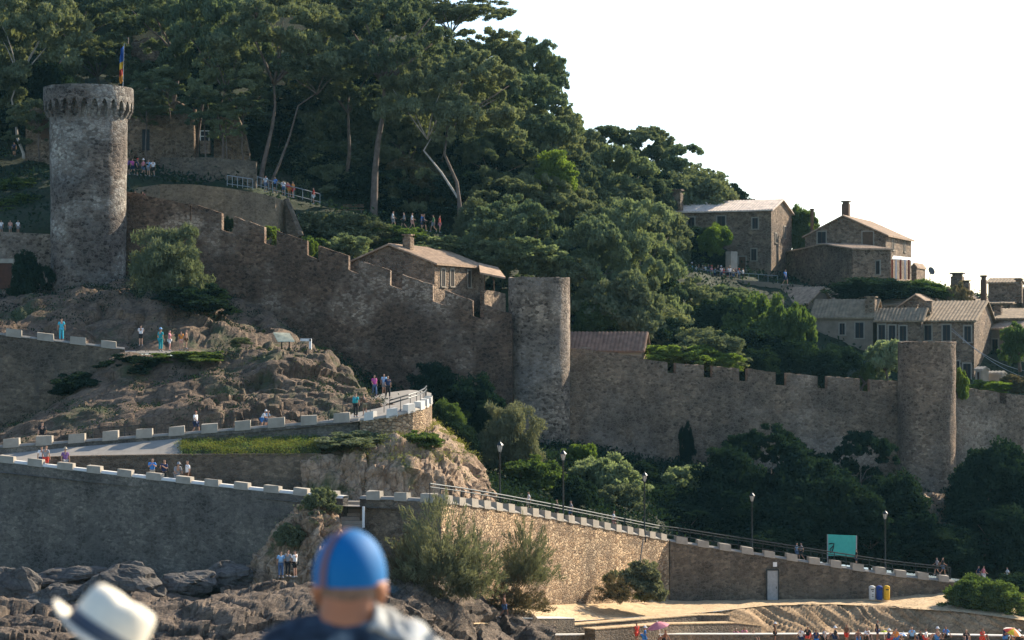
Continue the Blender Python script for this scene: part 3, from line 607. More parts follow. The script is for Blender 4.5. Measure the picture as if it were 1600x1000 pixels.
# ---------------------------------------------------------------- houses
def px_of(p): return 800+F*p.x/p.y, HOR-F*(p.z-CZ)/p.y
def house(label, C0, pl, pr, th, ybase, yeave, rise, ridge='front', wall='house_stone', roof='tile', wins=(), chims=(), over=.35, cat='house', corr=.0, pent=None, side_wall=None, eave_mat=None, doors=()):
    """C0=(px,Y) nearest corner; pl/pr pixel columns the left face and right face reach; th = azimuth of the right face"""
    X0 = (C0[0]-800)*C0[1]/F; Y0 = C0[1]; zb = CZ+(HOR-ybase)*Y0/F; ze = CZ+(HOR-yeave)*Y0/F
    u = Vector((math.cos(R(th)), math.sin(R(th)), 0)); v = Vector((-u.y, u.x, 0)); z = Vector((0, 0, 1))
    def solve(px, d):
        k = (px-800)/F; return (k*Y0-X0)/(d.x-k*d.y)
    wl = solve(pl, v); dl = solve(pr, u)
    if dl <= 0 or dl > 40: dl = 8
    if wl <= 0 or wl > 60: wl = 10
    O = Vector((X0, Y0, 0)); t = thing('stone_house', label, cat, (X0, Y0, zb))
    mb = MB(); q = [O, O+v*wl, O+v*wl+u*dl, O+u*dl]
    def up(p, h): return Vector((p.x, p.y, h))
    if ridge == 'front':                                # gable faces left-front; ridge runs along u
        f = pent if pent is not None else .5
        A, B = O, O+v*wl; m = O+v*wl*f
        for s, e in ((0, 0), (dl, 0)):
            a, b, c_ = A+u*s, B+u*s, m+u*s; n = len(mb.v)
            mb.v += [up(a, zb-3), up(b, zb-3), up(b, ze+(rise*.0)), up(c_, ze+rise), up(a, ze)]; mb.f.append((n, n+1, n+2, n+3, n+4))
        mb.quad(up(A, zb-3), up(A+u*dl, zb-3), up(A+u*dl, ze), up(A, ze)); mb.quad(up(B, zb-3), up(B+u*dl, zb-3), up(B+u*dl, ze), up(B, ze))
        planes = [(A-v*over*1.2-u*over, m-u*over, dl+2*over, u, ze-rise*over*1.2/(wl*f), ze+rise), (B+v*over-u*over, m-u*over, dl+2*over, u, ze-rise*over/(wl*(1-f)+.01), ze+rise)]
    else:                                               # eave faces left-front; ridge runs along v
        f = pent if pent is not None else .5
        m = O+u*dl*f
        for s in (0, wl):
            a, b, c_ = O+v*s, O+u*dl+v*s, m+v*s; n = len(mb.v)
            mb.v += [up(a, zb-3), up(b, zb-3), up(b, ze if f < 1 else ze+rise), up(c_, ze+rise), up(a, ze)]; mb.f.append((n, n+1, n+2, n+3, n+4))
        mb.quad(up(O, zb-3), up(O+v*wl, zb-3), up(O+v*wl, ze), up(O, ze)); mb.quad(up(O+u*dl, zb-3), up(O+u*dl+v*wl, zb-3), up(O+u*dl+v*wl, ze if f < 1 else ze+rise), up(O+u*dl, ze if f < 1 else ze+rise))
        planes = [(O-u*over-v*over, m-v*over, wl+2*over, v, ze-rise*over/(dl*f), ze+rise)]
        if f < .99: planes.append((O+u*dl+u*over-v*over, m-v*over, wl+2*over, v, ze-rise*over/(dl*(1-f)), ze+rise))
    body = mb.build('wall', M[wall], t)
    rm = MB()
    for (e0, r0, ln, ax, zlo, zhi) in planes:
        per = .42; k = max(8, int(ln/per)*6); lo, hi, lo2, hi2 = [], [], [], []
        for i in range(k+1):
            s = ln*i/k; c_ = .075*abs(math.sin(math.pi*s/per))
            a = up(e0+ax*s, zlo+.03+c_); b = up(r0+ax*s, zhi+.05+c_); lo.append(a); hi.append(b); lo2.append(up(e0+ax*s, zlo-.12)); hi2.append(up(r0+ax*s, zhi-.09))
        G = [lo2, lo]
        for j in range(1, 9):
            G.append([a.lerp(b, j/8)+Vector((0, 0, .03*noise.noise(a.lerp(b, j/8)*.8))) for a, b in zip(lo, hi)])
        G.append(hi2); rm.grid(G); rm.quad(lo2[0], lo2[-1], hi2[-1], hi2[0])
        rm.quad(lo2[0], lo[0], hi[0], hi2[0]); rm.quad(lo2[-1], lo[-1], hi[-1], hi2[-1])
    ro = rm.build('roof', M[roof], t)
    cam0 = Vector((0, 0, CZ))
    def onface(face, x, y):
        nn = -u if face == 'f' else -v
        d = P(x, y, 100)-cam0; s = (O-cam0).dot(nn)/d.dot(nn); return cam0+d*s, nn
    for wd in wins:
        face, x, y, ww, hh = wd[:5]; p, nn = onface(face, x, y); tt = v if face == 'f' else u; kind = wd[5] if len(wd) > 5 else 'window'
        m = MB(); a = p-tt*ww/2-z*hh/2+nn*.02; b = p+tt*ww/2-z*hh/2+nn*.02
        m.hexa([a, b, b-nn*.1, a-nn*.1], [a+z*hh, b+z*hh, b+z*hh-nn*.1, a+z*hh-nn*.1])
        wo = m.build('door' if kind == 'door' else 'window', M['frame_wood'] if kind == 'door' else M['dark_glass'], t)
        m = MB()
        for s0, s1, z0, z1 in ((-ww/2-.16, -ww/2, -hh/2-.02, hh/2+.16), (ww/2, ww/2+.16, -hh/2-.02, hh/2+.16), (-ww/2, ww/2, hh/2, hh/2+.16)):
            a = p+tt*s0+z*z0+nn*.07; b = p+tt*s1+z*z0+nn*.07; m.hexa([a, b, b-nn*.12, a-nn*.12], [a+z*(z1-z0), b+z*(z1-z0), b+z*(z1-z0)-nn*.12, a+z*(z1-z0)-nn*.12])
        m.build('frame', M['frame_pale'], wo)
        if kind != 'door':
            m = MB(); a = p-tt*(ww/2+.2)-z*(hh/2+.14)+nn*.14; b = p+tt*(ww/2+.2)-z*(hh/2+.14)+nn*.14; m.hexa([a, b, b-nn*.2, a-nn*.2], [a+z*.12, b+z*.12, b+z*.12-nn*.2, a+z*.12-nn*.2]); m.build('sill', M['frame_pale'], wo)
            m = MB(); m.hexa([p-tt*.03-z*hh/2+nn*.05, p+tt*.03-z*hh/2+nn*.05, p+tt*.03-z*hh/2, p-tt*.03-z*hh/2], [p-tt*.03+z*hh/2+nn*.05, p+tt*.03+z*hh/2+nn*.05, p+tt*.03+z*hh/2, p-tt*.03+z*hh/2]); m.build('mullion', M['frame_wood'], wo)
    for ch in chims:
        x, yt, yb, Yc, wm = ch[:5]; p0 = P(x, yb, Yc); p1 = P(x, yt, Yc); h = p1.z-p0.z; m = MB(); az = R(th)
        m.box((p0.x, p0.y, p0.z+h*.35), (wm*1.15, wm*1.15, h*.9), az); m.box((p0.x, p0.y, p0.z+h*.86), (wm*.9, wm*.9, h*.12), az); m.box((p0.x, p0.y, p0.z+h*.96), (wm*1.35, wm*1.35, h*.08), az)
        m.build('chimney', M[ch[5] if len(ch) > 5 else 'house_stone'], ro)
    return t, onface, u, v, O
# house astride the descending wall, sunlit flank
t, of, u, v, O = house('stone house with three narrow windows on its sunlit flank, rising behind the descending castle wall', (679, 206), 540, 757, 67, 500, 410, 1.9, 'front',
    wins=[('s', 692, 434, .75, 1.7), ('s', 706, 434, .75, 1.7), ('s', 733, 436, .75, 1.7)], chims=[(638, 366, 392, 209, .75)])
ca = thing('canopy', 'grey tiled lean-to canopy on a post right of the house with three narrow windows', 'canopy', P(773, 460, 213))
mb = MB(); a, b, c_, d = P(748, 413, 216), P(778, 420, 217), P(790, 436, 212), P(750, 428, 211)
mb.hexa([a, b, c_, d], [p+Vector((0, 0, .18)) for p in (a, b, c_, d)]); mb.build('roof', M['tile'], ca)
for a, b in ((P(772, 462, 213.5), P(771, 428, 213.5)), (P(757, 462, 213), P(757, 424, 213))): mb = MB(); mb.tube([a, b], .07, 6); mb.build('post', M['frame_wood'], ca)
t = thing('stone_parapet', 'small sunlit stone parapet between the canopy and the middle tower', 'wall', P(773, 480, 211))
mb = MB(); wallmesh(mb, [(757, 453, 520, 210.5), (775, 455, 520, 214), (790, 459, 520, 218)], .5); mb.build('wall_body', M['house_stone'], t)
# low house right behind middle tower
house('low house with a reddish tiled roof right behind the middle tower', (1003, 212), 880, 1012, 78, 600, 545, 1.7, 'eave', wall='render_tan', roof='tile_red', pent=.55,
    wins=[('f', 915, 556, .7, 1.5), ('f', 960, 562, .7, 1.5)], chims=[(945, 522, 538, 216, .5)])
# hilltop house with pale corrugated roof
house('hilltop house with a pale ribbed tile roof and a chimney at its left end', (1205, 272), 1058, 1237, 67, 425, 327, 1.6, 'eave', wall='house_stone', roof='tile_pale', pent=.5,
    wins=[('f', 1127, 346, 1.1, 1.4), ('f', 1080, 348, .9, 1.4), ('f', 1180, 349, .75, 1.4), ('f', 1178, 398, .7, 1.5), ('f', 1160, 413, .9, 2.0, 'door'), ('s', 1226, 363, .8, 1.5), ('s', 1212, 372, .7, 1.2)],
    chims=[(1059, 296, 326, 276, 1.0)])
# hilltop house 2
t, of, u, v, O = house('hilltop stone house with a tall dark chimney on its gable and a sunlit right flank', (1384, 270), 1258, 1424, 67, 450, 366, 2.6, 'front', pent=.52,
    wins=[('f', 1284, 371, 1.1, 1.5), ('f', 1356, 374, 1.4, 2.0, 'door'), ('s', 1395, 381, .9, 1.6), ('s', 1413, 384, .9, 1.6), ('f', 1330, 405, .9, 1.2)], chims=[(1322, 314, 338, 276, .85, 'frame_wood')])
pr_ = thing('porch', 'small porch with pale awning and red and white posts right of the gabled hilltop house', 'porch', P(1404, 438, 268))
mb = MB(); a, b, c_, d = P(1394, 405, 269), P(1425, 408, 273), P(1424, 404, 275), P(1396, 401, 271); mb.hexa([a, b, c_, d], [p+Vector((0, 0, .12)) for p in (a, b, c_, d)]); mb.build('awning', M['white'], pr_)
for i, x in enumerate((1394, 1400, 1407, 1414, 1420)):
    mb = MB(); mb.box(tuple(P(x, 421, 269.5+i*.6)), (.22, .22, 2.6)); mb.build('post', M['white'] if i % 2 else cloth('faded_red', (.28, .07, .04)), pr_)
house('lower stone annexe with a sloping top in front of the gabled hilltop house', (1332, 262), 1209, 1392, 20, 470, 388, .9, 'front', pent=.35, roof='tile', wins=[('f', 1372, 418, .9, 1.6), ('f', 1225, 420, .6, 1.6)], over=.2)
house('small stone shed with a domed dish beside it right of the hilltop houses', (1432, 270), 1424, 1446, 67, 440, 416, .4, 'front', roof='tile', over=.1)
dsh = thing('satellite_dish', 'dark satellite dish against the sky right of the hilltop houses', 'satellite dish', P(1453, 432, 268))
mb = MB(); p = P(1454, 424, 268); mb.tube([P(1452, 440, 268), p], .05, 6); mb.build('mast', M['metal'], dsh)
mb = MB(); ax = Vector((.5, -.8, .35)).normalized(); mb.tube([p-ax*.02+Vector((0, 0, 0)), p+ax*.06, p+ax*.2], [.1, .4, .55], 16); mb.build('dish', M['metal'], dsh)
house('low building with a broad brown tiled roof below the hilltop terrace', (1262, 254), 1168, 1300, 40, 520, 472, 1.9, 'eave', wall='render_wall', roof='tile', pent=.6)
house('long brown lean-to roof between the terrace and the town houses', (1342, 252), 1255, 1372, 30, 520, 470, 1.7, 'eave', wall='render_wall', roof='tile', pent=.7)
house('shaded rendered town house with a tall chimney behind the right castle wall', (1364, 240), 1270, 1376, 67, 640, 493, 1.9, 'eave', wall='render_wall', roof='tile_town', pent=.6,
    wins=[('f', 1343, 516, .95, 1.8), ('f', 1316, 514, .6, 1.3), ('f', 1330, 567, .9, 1.7), ('f', 1351, 568, .9, 1.7), ('f', 1300, 566, .7, 1.5)], chims=[(1361, 463, 488, 241, 1.0)])
house('stone town house with three close brown windows behind the right castle wall', (1440, 237), 1370, 1452, 67, 640, 499, 1.3, 'eave', wall='house_stone', roof='tile_town', pent=.5,
    wins=[('f', 1378, 519, .75, 1.7), ('f', 1394, 520, .75, 1.7), ('f', 1411, 521, .75, 1.7), ('f', 1400, 575, .9, 1.7)], chims=[(1430, 476, 492, 240, .5)])
house('brown gabled wing with a long sloping roof above the three close brown windows', (1470, 244), 1392, 1530, 67, 560, 486, 2.0, 'front', roof='tile', pent=.5)
house('town house with pale window surrounds just behind the rightmost tower', (1522, 236), 1438, 1552, 67, 650, 500, 2.3, 'eave', wall='house_stone', roof='tile_town', pent=.6,
    wins=[('f', 1479, 520, .85, 1.8), ('f', 1512, 522, .75, 1.8), ('f', 1511, 582, .85, 2.0), ('f', 1495, 575, .6, 1.6), ('f', 1450, 520, .8, 1.7)], chims=[(1452, 470, 486, 240, .6)])
house('plain rendered town house at the right edge of the picture', (1640, 240), 1524, 1700, 40, 650, 512, 1.5, 'eave', wall='render_wall', roof='tile', pent=.6,
    wins=[('f', 1555, 542, .8, 1.8), ('f', 1588, 590, .9, 2.0), ('f', 1575, 545, .8, 1.7)])
house('hilltop house with a small raised attic and chimneys at the far right', (1578, 262), 1500, 1640, 67, 540, 474, .9, 'eave', wall='house_stone', roof='tile_town', pent=.5, chims=[(1537, 430, 466, 264, .6, 'frame_wood'), (1592, 435, 470, 262, .75)])
house('small square attic room standing on the far right hilltop roof', (1586, 268), 1544, 1598, 67, 480, 441, .6, 'eave', roof='tile_town', pent=.5, over=.3)
house('small stone block with a stubby double chimney between hedge and far right houses', (1510, 258), 1480, 1524, 67, 530, 462, .6, 'front', roof='tile_town', chims=[(1496, 426, 456, 259, 1.25), (1508, 438, 458, 259, 1.0)])
house('little yellow rendered hut behind the short wall right of the rightmost tower', (1535, 222), 1524, 1545, 40, 640, 577, .2, 'eave', wall='render_tan', roof='plaster', pent=.5, over=.1, wins=[('f', 1529, 590, .3, 1.2)])
house('low pale tan hut next to the yellow hut', (1566, 223), 1540, 1572, 50, 640, 583, .15, 'eave', wall='render_tan', roof='plaster', pent=.5, over=.1)
house('shaded stone house with a low roof left of the rendered house at the right edge', (1600, 246), 1540, 1640, 60, 640, 497, 1.2, 'eave', wall='house_stone', roof='tile_town', pent=.6, wins=[('f', 1575, 512, .7, 1.2)], chims=[(1560, 478, 492, 250, .7)])
house('narrow sunlit gabled house stepping down between hedge and far right houses', (1478, 250), 1448, 1500, 67, 560, 480, 1.0, 'front', roof='tile', wins=[('s', 1490, 495, .6, 1.1)])
house('flat roofed brown outbuilding at the foot of the ivy hedge', (1420, 246), 1375, 1445, 55, 560, 476, .7, 'eave', wall='house_stone', roof='tile_town', pent=.6)
house('small brown house with a chimney peeking over the far right roofs', (1640, 266), 1596, 1680, 60, 540, 452, .9, 'eave', roof='tile_town', chims=[(1606, 430, 450, 268, .7)])
pl_ = thing('pole', 'thin dark flue pole against the sky left of the gabled hilltop house', 'pole', P(1268, 390, 280))
mb = MB(); mb.tube([P(1268, 395, 280), P(1269, 328, 280)], [.22, .26], 8); mb.tube([P(1269, 328, 280), P(1269, 326, 280)], [.34, .34], 8); mb.build('flue', M['frame_wood'], pl_)
# terrace wall of hilltop
t = thing('terrace_wall', 'grey terrace wall with thin railing under the hilltop crowd', 'wall', P(1140, 460, 262))
mb = MB(); wallmesh(mb, densify([(1060, 429, 480, 264), (1150, 437, 490, 262), (1262, 446, 490, 260)]), .5); mb.build('wall_body', M['render_wall'], t)
mb = MB(); mb.tube([P(1062, 418, 264), P(1150, 426, 262), P(1215, 431, 261)], .04, 5)
for x in range(1065, 1216, 15): mb.tube([P(x, 418+(x-1062)*.087, 263), P(x, 431+(x-1062)*.087, 263)], .03, 4)
mb.build('railing', M['metal_grey'], t)
t = thing('stone_pillar', 'short sunlit stone block at the right side of the bright round bush', 'pillar', P(1143, 430, 266))
mb = MB(); p = P(1143, 405, 267); mb.box((p.x, p.y, p.z-.6), (1.2, 1.0, 3.2), R(40)); mb.build('block', M['plaster'], t)
# ruins on the terrace upper left
def ruin(label, pts, mat='house_stone', th=.9, opens=()):
    t = thing('ruined_wall', label, 'ruin', P(*[pts[len(pts)//2][i] for i in (0, 2, 3)])); mb = MB()
    d = densify(pts, 6); d = [(a, b+rnd.uniform(-2.5, 2.5), c_, e) for a, b, c_, e in d]; wallmesh(mb, d, th); mb.build('wall_body', M[mat], t)
    for (x0, x1, y0, y1, mm, nm) in opens:
        L = lerp_pts(pts, (x0+x1)/2); m = MB(); wallmesh(m, [(x0, y0, y1, L[3]-.12), (x1, y0, y1, L[3]-.12)], .1); m.build(nm, M[mm], t)
ruin('brown stone building with a dark red door just left of the leftmost tower', [(40, 168, 262, 238), (80, 165, 262, 237), (115, 172, 262, 237)], opens=[(64, 80, 188, 218, 'frame_wood', 'door')])
ruin('ruined church wall in sun and shade between two leaning pine trunks', [(200, 182, 270, 241), (240, 178, 272, 240), (252, 164, 272, 240), (275, 160, 272, 239.5), (303, 172, 275, 239)], opens=[(222, 236, 202, 235, 'dark_glass', 'shade_panel')])  # dark panel on the wall stands in for shade inside a gap
ruin('broken ruin wall with a pale lower part right of the white kiosk frame', [(334, 186, 275, 239), (350, 170, 275, 239), (370, 178, 278, 240), (382, 205, 280, 240), (390, 240, 282, 240)])
ruin('sunlit apse fragment high between the pine crowns', [(205, 66, 120, 262), (230, 58, 120, 261), (262, 62, 120, 261)], 'house_stone')
ki = thing('kiosk', 'small white framed kiosk with a dark window between the ruined walls', 'kiosk', P(320, 240, 237))
mb = MB(); p = P(320, 229, 237); mb.box((p.x, p.y+.5, p.z), (1.1, 1, 1.6)); mb.build('base', M['house_stone'], ki)
mb = MB(); p = P(320, 213, 237); mb.box((p.x, p.y+.45, p.z), (.9, 1, 1.0)); mb.build('window', M['dark_glass'], ki)
mb = MB()
for dx in (-.5, .5): mb.box((p.x+dx, p.y-.08, p.z+.05), (.1, .1, 1.1))
mb.box((p.x, p.y-.08, p.z+.62), (1.1, .1, .1)); mb.box((p.x, p.y-.08, p.z), (.9, .1, .08)); mb.build('frame', M['coping'], ki)
t = thing('rendered_wall', 'long low grey-green rendered wall behind the terrace visitors', 'wall', P(340, 285, 232))
mb = MB(); wallmesh(mb, densify([(250, 246, 290, 234), (330, 246, 290, 233), (400, 252, 300, 232.5)]), .5); mb.build('wall_body', M['brown_wall'], t)
ra = thing('terrace_railing', 'pale metal barrier along the terrace edge beside the standing visitors', 'railing', P(440, 300, 226))
for (x0, y0, Y0_, x1, y1, Y1_) in ((355, 274, 222, 395, 280, 223), (402, 276, 224, 432, 285, 225), (432, 285, 225, 500, 303, 227)):
    m = MB(); a, b = P(x0, y0, Y0_), P(x1, y1, Y1_); m.tube([a, b], .05, 5); m.tube([a-Vector((0, 0, .9)), b-Vector((0, 0, .9))], .04, 5)
    for i in range(6): q = a.lerp(b, i/5); m.tube([q, q-Vector((0, 0, 1.15))], .035, 5)
    m.build('barrier_panel', M['metal_grey'], ra)
be = thing('bench', 'dark wooden bench at the foot of the double-trunked pine', 'bench', P(560, 335, 230))
for dz, dy in ((.45, 0), (.8, .25), (1.0, .3)):
    m = MB(); p = P(560, 334, 230); m.box((p.x-.6, p.y+dy, p.z+dz), (2.3, .3, .09)); m.build('slat', M['frame_wood'], be)
for dx in (-1.5, .3):
    m = MB(); m.box((p.x+dx, p.y+.1, p.z+.2), (.1, .5, .5)); m.build('leg', M['metal'], be)
# ridge-side ruin on slope and small retaining wall
ruin('dark tumbled stone wall on the wooded slope above the descending wall', [(770, 292, 345, 250), (800, 285, 345, 250), (830, 298, 350, 251)], 'castle_brown')
# things on the rock crest
t = thing('information_board', 'pale tilted information board on the rock crest', 'sign', P(443, 540, 177))
mb = MB(); a, b, c_, d = P(427, 521, 176.6), P(452, 522, 176.6), P(460, 534, 175.6), P(434, 534, 175.6); n_ = Vector((0, .1, .1)); mb.hexa([a, b, c_, d], [q+n_ for q in (a, b, c_, d)]); mb.build('panel', plain('board_cream', (.55, .5, .33), .7, .35, 2), t)
mb = MB(); mb.tube([P(440, 528, 176.6), P(440, 548, 176.8)], .06, 6); mb.build('post', M['metal'], t); mb = MB(); mb.tube([P(452, 528, 176.6), P(452, 548, 176.8)], .06, 6); mb.build('post', M['metal'], t)
t = thing('stone_bracket', 'white L-shaped bracket right of the tilted board on the rock crest', 'bracket', P(478, 545, 177))
mb = MB(); a = P(478, 531, 177); mb.box(tuple(a), (.95, .3, .22)); mb.build('arm', M['white'], t); mb = MB(); a = P(485, 538, 177); mb.box(tuple(a), (.2, .3, .9)); mb.build('upright', M['white'], t)

# ---------------------------------------------------------------- street furniture
def lamp(px, yb, yt, Y, label, lit=True):
    b = P(px, yb, Y); h = (yb-yt)*Y/F; t = thing('street_lamp', label, 'street lamp', b, group='lantern lamps along the promenade'); m = MB()
    m.lathe(b, [(.14, -.5), (.14, .1), (.10, .5), (.07, .6), (.06, h-.85), (.09, h-.8), (.06, h-.75)], 10); m.build('post', M['metal'], t, True)
    m = MB(); m.lathe(b, [(.10, h-.74), (.21, h-.28), (.2, h-.27)], 6); m.build('lantern', M['lamp_glass'], t)
    m = MB(); m.lathe(b, [(.27, h-.26), (.2, h-.16), (.07, h-.04), (.03, h+.08)], 6)
    for i in range(6):
        a = R(60*i); m.tube([b+Vector((.10*math.cos(a), .10*math.sin(a), h-.74)), b+Vector((.22*math.cos(a), .22*math.sin(a), h-.26))], .014, 4)
    m.build('lantern_cap', M['metal'], t)
lamp(781, 798, 690, 150, 'tallest-looking lantern lamp, left of the middle tower above the golden wall')
lamp(880, 816, 704, 157, 'dark lantern lamp in front of the middle tower foot')
lamp(1007, 838, 738, 170, 'lantern lamp in front of the pale-leaved trees right of the middle tower')
lamp(1175, 866, 770, 178, 'lantern lamp between the golden wall and the turquoise board')
lamp(1383, 892, 798, 181, 'lantern lamp just right of the turquoise board')
t = thing('notice_board', 'turquoise board with a dark scrawled mark standing behind the promenade rail', 'board', P(1315, 870, 183))
mb = MB(); a, b = P(1293, 868, 183.4), P(1338, 870, 183.6); h = Vector((0, 0, 33*183.5/F)); o = Vector((0, .12, 0)); mb.hexa([a, b, b+o, a+o], [a+h, b+h, b+h+o, a+h+o]); mb.build('panel', plain('turquoise_paint', (.06, .42, .34), .5, .1), t)
for q in (a, b): mb = MB(); mb.tube([q-Vector((0, 0, 1.2)), q+h], .06, 5); mb.build('post', M['metal_grey'], t)
mb = MB(); o2 = Vector((0, -.03, 0)); q = lambda x, y: P(x, y, 183.4)+o2
mb.tube([q(1295, 850), q(1299, 849), q(1303, 849), q(1302, 856), q(1300, 862), q(1298, 864), q(1297, 858), q(1302, 853)], .05, 4); mb.build('scrawl', M['metal'], t)
for x, c_, lab in ((1362.5, (.55, .55, .5), 'white and grey recycling bin, leftmost of the three bins by the shaded wall'), (1374, (.02, .05, .2), 'dark blue recycling bin, middle of the three bins'), (1385.5, (.65, .38, .03), 'yellow recycling bin, rightmost of the three bins')):
    b = P(x, 937, 177.2); t = thing('recycling_bin', lab, 'bin', b, group='recycling bins'); h = 22*177/F
    m = MB(); m.lathe(b, [(.24, 0), (.27, .1), (.27, h*.8), (.25, h*.82)], 14); m.build('body', cloth('bin'+str(int(x)), c_), t, True)
    m = MB(); m.lathe(b, [(.28, h*.82), (.28, h*.92), (.14, h)], 14); m.build('lid', cloth('bin'+str(int(x)), c_), t, True)
    if x < 1370:
        m = MB()
        for dz in (.3, .45, .75): m.box((b.x+.02, b.y-.275, b.z+dz), (.16, .02, .06))
        m.build('marking', M['metal'], t)
    m = MB(); m.box((b.x, b.y-.262, b.z+h*.74), (.26, .05, .09)); m.build('slot', M['metal'], t)
dr = P(1207, 918, 176.4)
t = thing('metal_door', 'pale grey door set in the shaded promenade wall under a small white sign', 'door', P(1207, 937, 176.4))
m = MB(); m.box((dr.x, dr.y, dr.z+.2), (.9, .12, 2.5)); m.build('panel', M['metal_grey'], t); m = MB(); 
for dx in (-.5, .5): m.box((dr.x+dx, dr.y-.03, dr.z+.22), (.1, .16, 2.55))
m.box((dr.x, dr.y-.03, dr.z+1.54), (1.1, .16, .1)); m.build('frame', M['metal'], t); m = MB(); m.box((dr.x+.32, dr.y-.1, dr.z), (.05, .06, .2)); m.build('handle', M['metal'], t)
t = thing('wall_sign', 'small square white sign on the shaded promenade wall above the grey door', 'sign', P(1211, 882, 176.5)); p = P(1211, 882, 176.4); m = MB(); m.box(tuple(p), (.34, .05, .38)); m.build('plate', M['white'], t)
# a thin leaning pole against the golden wall
t = thing('leaning_pole', 'thin dark pole leaning on the golden wall above the green bush', 'pole', P(996, 906, 163)); m = MB(); m.tube([P(996, 906, 163), P(1005, 842, 167)], .05, 6); m.build('shaft', M['metal'], t)
# cables at right
t = thing('power_cable', 'thin pale overhead cables sagging down from the town houses at far right', 'cable', P(1540, 545, 225)); 
for (a, b) in (((1487, 513, 234), (1640, 600, 226)), ((1487, 517, 234), (1640, 585, 228))):
    m = MB(); m.tube([P(*a).lerp(P(*b), i/12)-Vector((0, 0, 1.2*math.sin(math.pi*i/12))) for i in range(13)], .025, 4); m.build('wire', M['metal_grey'], t)
# parasols
def parasol(px, py, Y, wpx, label, cols, tilt=(0, 0), yb=1000):
    top = P(px, py, Y); r = wpx/2*Y/F; t = thing('parasol', label, 'parasol', P(px, yb+10, Y)); n = 8
    m = MB(); ax = Vector((tilt[0], tilt[1], 1)).normalized(); m.tube([top+ax*.1, top-ax*2.1], .025, 6); m.build('pole', M['white'], t)
    s = ax.cross(Vector((0, 1, 0))).normalized(); q = ax.cross(s)
    for k, c_ in enumerate(cols):
        m = MB()
        for i in range(n):
            if i % len(cols) != k: continue
            G = []
            for rr in (.02, .35, .7, 1.0):
                L = []
                for j in range(5):
                    a = 2*math.pi*(i+j/4)/n; sc_ = 1-.06*math.sin(math.pi*j/4)*rr; L.append(top+(s*math.cos(a)+q*math.sin(a))*r*rr*sc_-ax*(.42*r*rr**1.6))
                G.append(L)
            m.grid(G)
        m.build('canopy_panel', c_, t, True)
parasol(1027, 972, 147, 36, 'faded pink parasol tilted over the sunbathers', [cloth('pink', (.62, .22, .25))], (-.25, -.1))
parasol(1584, 982, 157, 30, 'red and yellow parasol at the right edge of the beach', [cloth('red', (.6, .06, .04)), cloth('yellow', (.75, .5, .03)), cloth('orange', (.7, .25, .05)), cloth('cream', (.7, .62, .5))], (.3, -.3))
parasol(1411, 989, 158, 14, 'small blue and white parasol low on the beach', [cloth('blue', (.05, .2, .5)), M['white']], (.2, -.1))
parasol(1381, 985, 158, 10, 'small yellow-green parasol among the sunbathers', [cloth('lime', (.5, .55, .05))], (-.1, -.1))
# ---------------------------------------------------------------- foliage
def rand_dirs(rs, n, zlo=-1.0):
    v = rs.normal(size=(n*4+30, 3)); v /= np.linalg.norm(v, axis=1)[:, None]; v = v[v[:, 2] > zlo][:n]
    return v
def tri_mesh(name, Vv, quads=False):
    me = bpy.data.meshes.new(name); k = 4 if quads else 3; n = len(Vv)//k
    me.vertices.add(len(Vv)); me.vertices.foreach_set('co', Vv.astype(np.float32).ravel())
    me.loops.add(n*k); me.loops.foreach_set('vertex_index', np.arange(n*k, dtype=np.int32))
    me.polygons.add(n); me.polygons.foreach_set('loop_start', np.arange(0, n*k, k, dtype=np.int32)); me.polygons.foreach_set('loop_total', np.full(n, k, dtype=np.int32))
    me.update(); return me
def leaves(rs, cen, ctr_dir, L, Wd, out=.6):
    """one kite leaf per centre; ctr_dir = preferred growth direction"""
    n = len(cen); d = ctr_dir*out+rs.normal(size=(n, 3))*.55; d /= np.linalg.norm(d, axis=1)[:, None]
    s = np.cross(d, rs.normal(size=(n, 3))); s /= np.linalg.norm(s, axis=1)[:, None]
    l = (L*rs.uniform(.6, 1.3, n))[:, None]; w_ = (Wd*rs.uniform(.6, 1.3, n))[:, None]
    a = cen-d*l*.5; b = cen+s*w_*.5; c = cen+d*l*.5; e = cen-s*w_*.5
    return np.stack([a, b, c, e], 1).reshape(-1, 3)
def fitted(out):
    A = np.concatenate(out); lo, hi = np.percentile(A, 1.5, 0), np.percentile(A, 98.5, 0); A -= (lo+hi)/2; h = (hi-lo)/2
    return tri_mesh('foliage', A, True), float((h[0]+h[1])/2), float(h[2])
